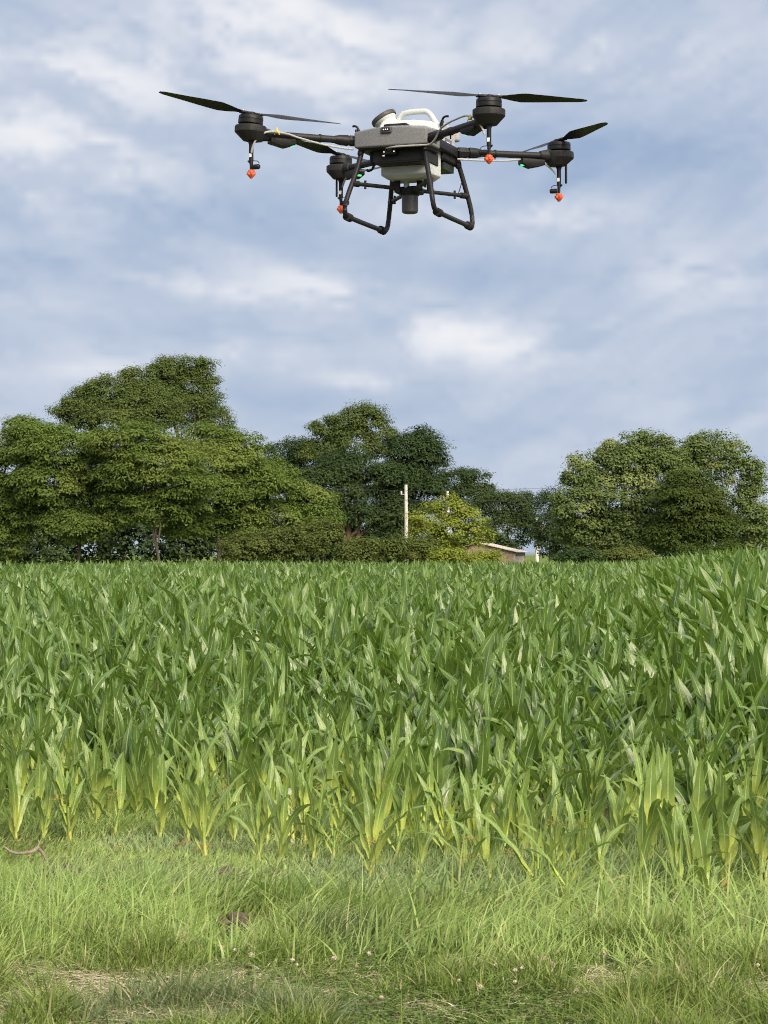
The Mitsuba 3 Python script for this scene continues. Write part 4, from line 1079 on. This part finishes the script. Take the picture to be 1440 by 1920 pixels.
for name, (mx, my, roll, baz, cone, cone2) in MOT.items():
    M0 = np.array([mx, my, 0.0])
    root, tip = np.array(A_ROOT[name]), np.array(A_TIP[name])
    dir_ = nz(tip - root)
    sx = np.sign(mx)
    arm = part('arm', tube(curve([root + dir_ * 0.05, (root + tip) / 2 + dir_ * 0.02, tip], 12), [0.0155] * 12, 16), 'carbon_mat', label=name + ' rotor arm')
    part('fold_joint', tube([root - dir_ * 0.012, root - dir_ * 0.008, root + dir_ * 0.035, root + dir_ * 0.042], [0.018, 0.0235, 0.0235, 0.019], 8), 'black_mat', arm)
    part('joint_collar', tube([root + dir_ * 0.043, root + dir_ * 0.048, root + dir_ * 0.085, root + dir_ * 0.105], [0.022, 0.024, 0.0215, 0.0170], 14), 'black_mat', arm)
    side_ = nz(np.cross(dir_, [0, 0, 1]))
    for q in (0.004, 0.026):
        part('bolt', bolt(root + dir_ * q - np.array([0, 0.0236, 0]) * np.sign(1) + np.array([0, 0, 0.006]), (0, -1, 0), 0.003), 'steel_mat', arm)
    part('hose_clamp', tube([root + dir_ * 0.17, root + dir_ * 0.178], 0.0182, 14), 'black_mat', arm)
    part('clamp_tail', hull([root + dir_ * 0.174 - [0, 0, 0.018], root + dir_ * 0.174 - [0, 0, 0.030]], 0.003), 'black_mat', arm)
    if name in ('rear right', 'front left'):
        part('arm_sticker', hull([root + dir_ * 0.20 + [0, -0.0155, 0.004], root + dir_ * 0.208 + [0, -0.0155, 0.004]], 0.002), 'sticker_mat', arm)
    # motor: mount, drum, cap
    mot = part('motor', tilt(lathe([(0, -0.040), (0.049, -0.040), (0.0525, -0.037), (0.0525, -0.022), (0.0500, -0.021), (0.0500, -0.019), (0.0525, -0.018), (0.0515, -0.006), (0.047, -0.003), (0, -0.003)], 40), M0, roll), 'motor_mat', label=name + ' motor')
    inward = -dir_ * np.array([1, 1, 0])
    hp = [(0.063 * math.cos(t_), 0.063 * math.sin(t_), z_) for t_ in np.arange(0, 6.28, 0.3927) for z_ in (-0.050, -0.072)]
    hp += [(0.040 * math.cos(t_) + inward[0] * 0.012, 0.040 * math.sin(t_) + inward[1] * 0.012, -0.104) for t_ in np.arange(0, 6.28, 0.785)]
    part('motor_mount', tilt(hull(hp, 0.004, 8), M0, roll * 0.5), 'housing_mat', mot, smooth=28)
    part('arm_socket', tube([M0 + inward * 0.035 + [0, 0, tip[2]], M0 + inward * 0.075 + [0, 0, tip[2]], M0 + inward * 0.098 + [0, 0, tip[2]]], [0.032, 0.026, 0.019], 10), 'housing_mat', mot)
    # propeller: clamp plate and two blades
    wb = math.radians(baz)
    world_az = {'front left': math.pi + 0.50, 'front right': math.pi + 0.26, 'rear left': math.pi + 0.97, 'rear right': -1.14}[name]
    az = world_az - DYAW
    prop = part('propeller_hub', tilt(join([lathe([(0, -0.0028), (0.022, -0.0028), (0.022, 0.010), (0.016, 0.013), (0, 0.013)], 24)]), M0, roll), 'black_mat')
    ca, sa = math.cos(az), math.sin(az)
    plate = rbox((-0.052, -0.016, 0.0015), (0.052, 0.016, 0.0125), 0.004)
    plate = (plate[0] @ np.array([[ca, -sa, 0], [sa, ca, 0], [0, 0, 1]]).T, plate[1])
    part('clamp_plate', tilt(plate, M0, roll), 'motor_mat', prop)
    for s_ in (-1, 1):
        part('pivot_screw', tilt(lathe([(0, 0), (0.006, 0), (0.006, 0.004), (0, 0.005)], 10, (s_ * 0.04 * ca, s_ * 0.04 * sa, 0.0125)), M0, roll), 'steel_mat', prop)
    spin = 1 if name in ('front left',) else -1 if name == 'front right' else 1 if name == 'rear left' else -1
    for q, cn in ((0, cone), (math.pi, cone2)):
        part('propeller_blade', tilt(blade_mesh(az + q, 0, cn, spin), M0 + [0, 0, 0.007], roll), 'blade_mat', prop, smooth=50)
    # speed controller with its green lamp under the arm
    e0, e1 = M0 + inward * 0.085 + [0, 0, -0.104], M0 + inward * 0.190 + [0, 0, -0.104]
    up_ = np.array([0, 0, 1.0])
    sd = nz(np.cross(inward, up_))
    esc = part('speed_controller', hull([p_ + sd * w_ + up_ * z_ for p_, zl in ((e0, -0.004), (e1, -0.006)) for w_ in (-0.020, 0.020) for z_ in (zl, 0.012)] + [(e0 * 0.4 + e1 * 0.6) + sd * w_ - up_ * 0.020 for w_ in (-0.015, 0.015)], 0.005), 'black_mat')
    for q in np.linspace(0.08, 0.46, 8):
        c = e0 * (1 - q) + e1 * q
        part('cooling_fin', hull([c + sd * w_ + up_ * z_ for w_ in (-0.022, 0.022) for z_ in (-0.018 * (0.5 + q), 0.006)], 0.0012, 6), 'motor_mat', esc)
    lp = e1 - inward * 0.012 + up_ * -0.008
    part('lamp', hull([lp + sd * w_ + inward * u_ + up_ * -0.005 for w_ in (-0.007, 0.007) for u_ in (0.003, 0.009)] + [lp + inward * 0.013 + up_ * 0.002 + sd * w_ for w_ in (-0.006, 0.006)], 0.003), 'lamp_body_mat', esc, emitter={'type': 'area', 'radiance': rgb(0.02, 0.42, 0.10)}, label='glowing green status lamp')
    # nozzle stem
    st = part('nozzle_stem', lathe([(0, -0.196), (0.0085, -0.196), (0.0095, -0.19), (0.0095, -0.125), (0.014, -0.112), (0.018, -0.098), (0, -0.098)], 14, (mx, my, 0)), 'black_mat', label=name + ' nozzle stem')
    part('stem_tip', lathe([(0, -0.232), (0.0062, -0.232), (0.0062, -0.21), (0.008, -0.206), (0.0075, -0.196), (0, -0.196)], 12, (mx, my, 0)), 'black_mat', st)
    part('stem_label', lathe([(0.0098, -0.176), (0.0098, -0.160)], 16, (mx, my, 0)) if False else box((mx - 0.005, my - 0.0106, -0.178), (mx + 0.006, my - 0.0096, -0.162)), 'sticker_mat', st, smooth=False)
    vx = -sx
    part('valve', tube([(mx + vx * 0.008, my, -0.219), (mx + vx * 0.036, my - 0.004, -0.219), (mx + vx * 0.040, my - 0.004, -0.219)], [0.0105, 0.0112, 0.008], 12), 'black_mat', st)
    part('valve_wire', tube(curve([(mx + vx * 0.010, my, -0.193), (mx + vx * 0.025, my, -0.194), (mx + vx * 0.036, my, -0.203), (mx + vx * 0.036, my, -0.214)], 12), 0.0016, 6), 'black_mat', st)
    part('stem_catch', hull([(mx - vx * 0.008, my, -0.198), (mx - vx * 0.013, my, -0.193)], 0.004), 'black_mat', st)
    t_ = np.linspace(0, 2 * np.pi, 72, endpoint=False)
    gear = __import__('shapely').Polygon(np.stack([(0.0175 + 0.0028 * np.cos(6 * t_)) * np.cos(t_), (0.0175 + 0.0028 * np.cos(6 * t_)) * np.sin(t_)], 1))
    gm = trimesh.creation.extrude_polygon(gear, 0.010, engine='earcut'); gm.apply_translation([mx, my, -0.251])
    part('nozzle', join([(np.array(gm.vertices), np.array(gm.faces)), lathe([(0.0105, -0.2412), (0.0145, -0.2408), (0.0140, -0.2335), (0.0095, -0.2305), (0, -0.2305)], 16, (mx, my, 0)), lathe([(0, -0.2675), (0.005, -0.267), (0.0095, -0.260), (0.0145, -0.2552), (0.0150, -0.2508)], 18, (mx, my, 0))]), 'orange_mat', st, smooth=30, label='orange spray nozzle')
    if my > 0:
        part('antenna', lathe([(0, -0.188), (0.004, -0.188), (0.0052, -0.184), (0.0052, -0.10), (0, -0.10)], 10, (mx + 0.033 * sx + (0.0 if sx > 0 else 0.012), my, 0)), 'black_mat')
    # hose from stem along the arm
    hs = {'front left': [(-0.516, -0.536, -0.160), (-0.497, -0.54, -0.112), (-0.470, -0.528, -0.082), (-0.438, -0.506, -0.071), (-0.395, -0.465, -0.074), (-0.35, -0.42, -0.088), (-0.252, -0.31, -0.110), (-0.174, -0.235, -0.117)],
          'front right': [(0.508, -0.536, -0.150), (0.496, -0.536, -0.118), (0.455, -0.512, -0.072), (0.40, -0.47, -0.055), (0.33, -0.40, -0.056), (0.265, -0.338, -0.066), (0.234, -0.302, -0.080), (0.208, -0.280, -0.108), (0.173, -0.262, -0.123), (0.05, -0.262, -0.122), (-0.02, -0.245, -0.122)],
          'rear left': [(-0.512, 0.515, -0.145), (-0.49, 0.49, -0.118), (-0.45, 0.45, -0.090), (-0.30, 0.33, -0.105), (-0.16, 0.20, -0.110)],
          'rear right': [(0.512, 0.515, -0.145), (0.48, 0.49, -0.110), (0.43, 0.44, -0.085), (0.32, 0.32, -0.104), (0.2, 0.2, -0.113), (0.16, 0.17, -0.112)]}[name]
    ho = part('hose', tube(curve(hs, 48), 0.0042, 8), 'hose_mat', label='pale grey hose on the ' + name + ' arm')
    if my < 0:
        q = np.array(hs[3 if mx < 0 else 2]) + np.array([0.02 * (1 if mx < 0 else -1), 0.012, 0.0])
        part('hose_clip', join([rbox(q - [0.007, 0.009, 0.006], q + [0.007, 0.009, 0.007], 0.003), hull([q + [0, 0, 0.006], q + [0, 0, 0.014]], 0.0035), hull([q + [-0.008, 0, -0.004], q + [-0.010, 0, -0.012]], 0.002), hull([q + [0.008, 0, -0.004], q + [0.010, 0, -0.012]], 0.002)]), 'clip_mat', ho)

print('entries', len(scene), 'corn rest', len(rest), 'tris (ply, unique)', sum(len(x[1]) for x in meshkit.WRITTEN.values()))
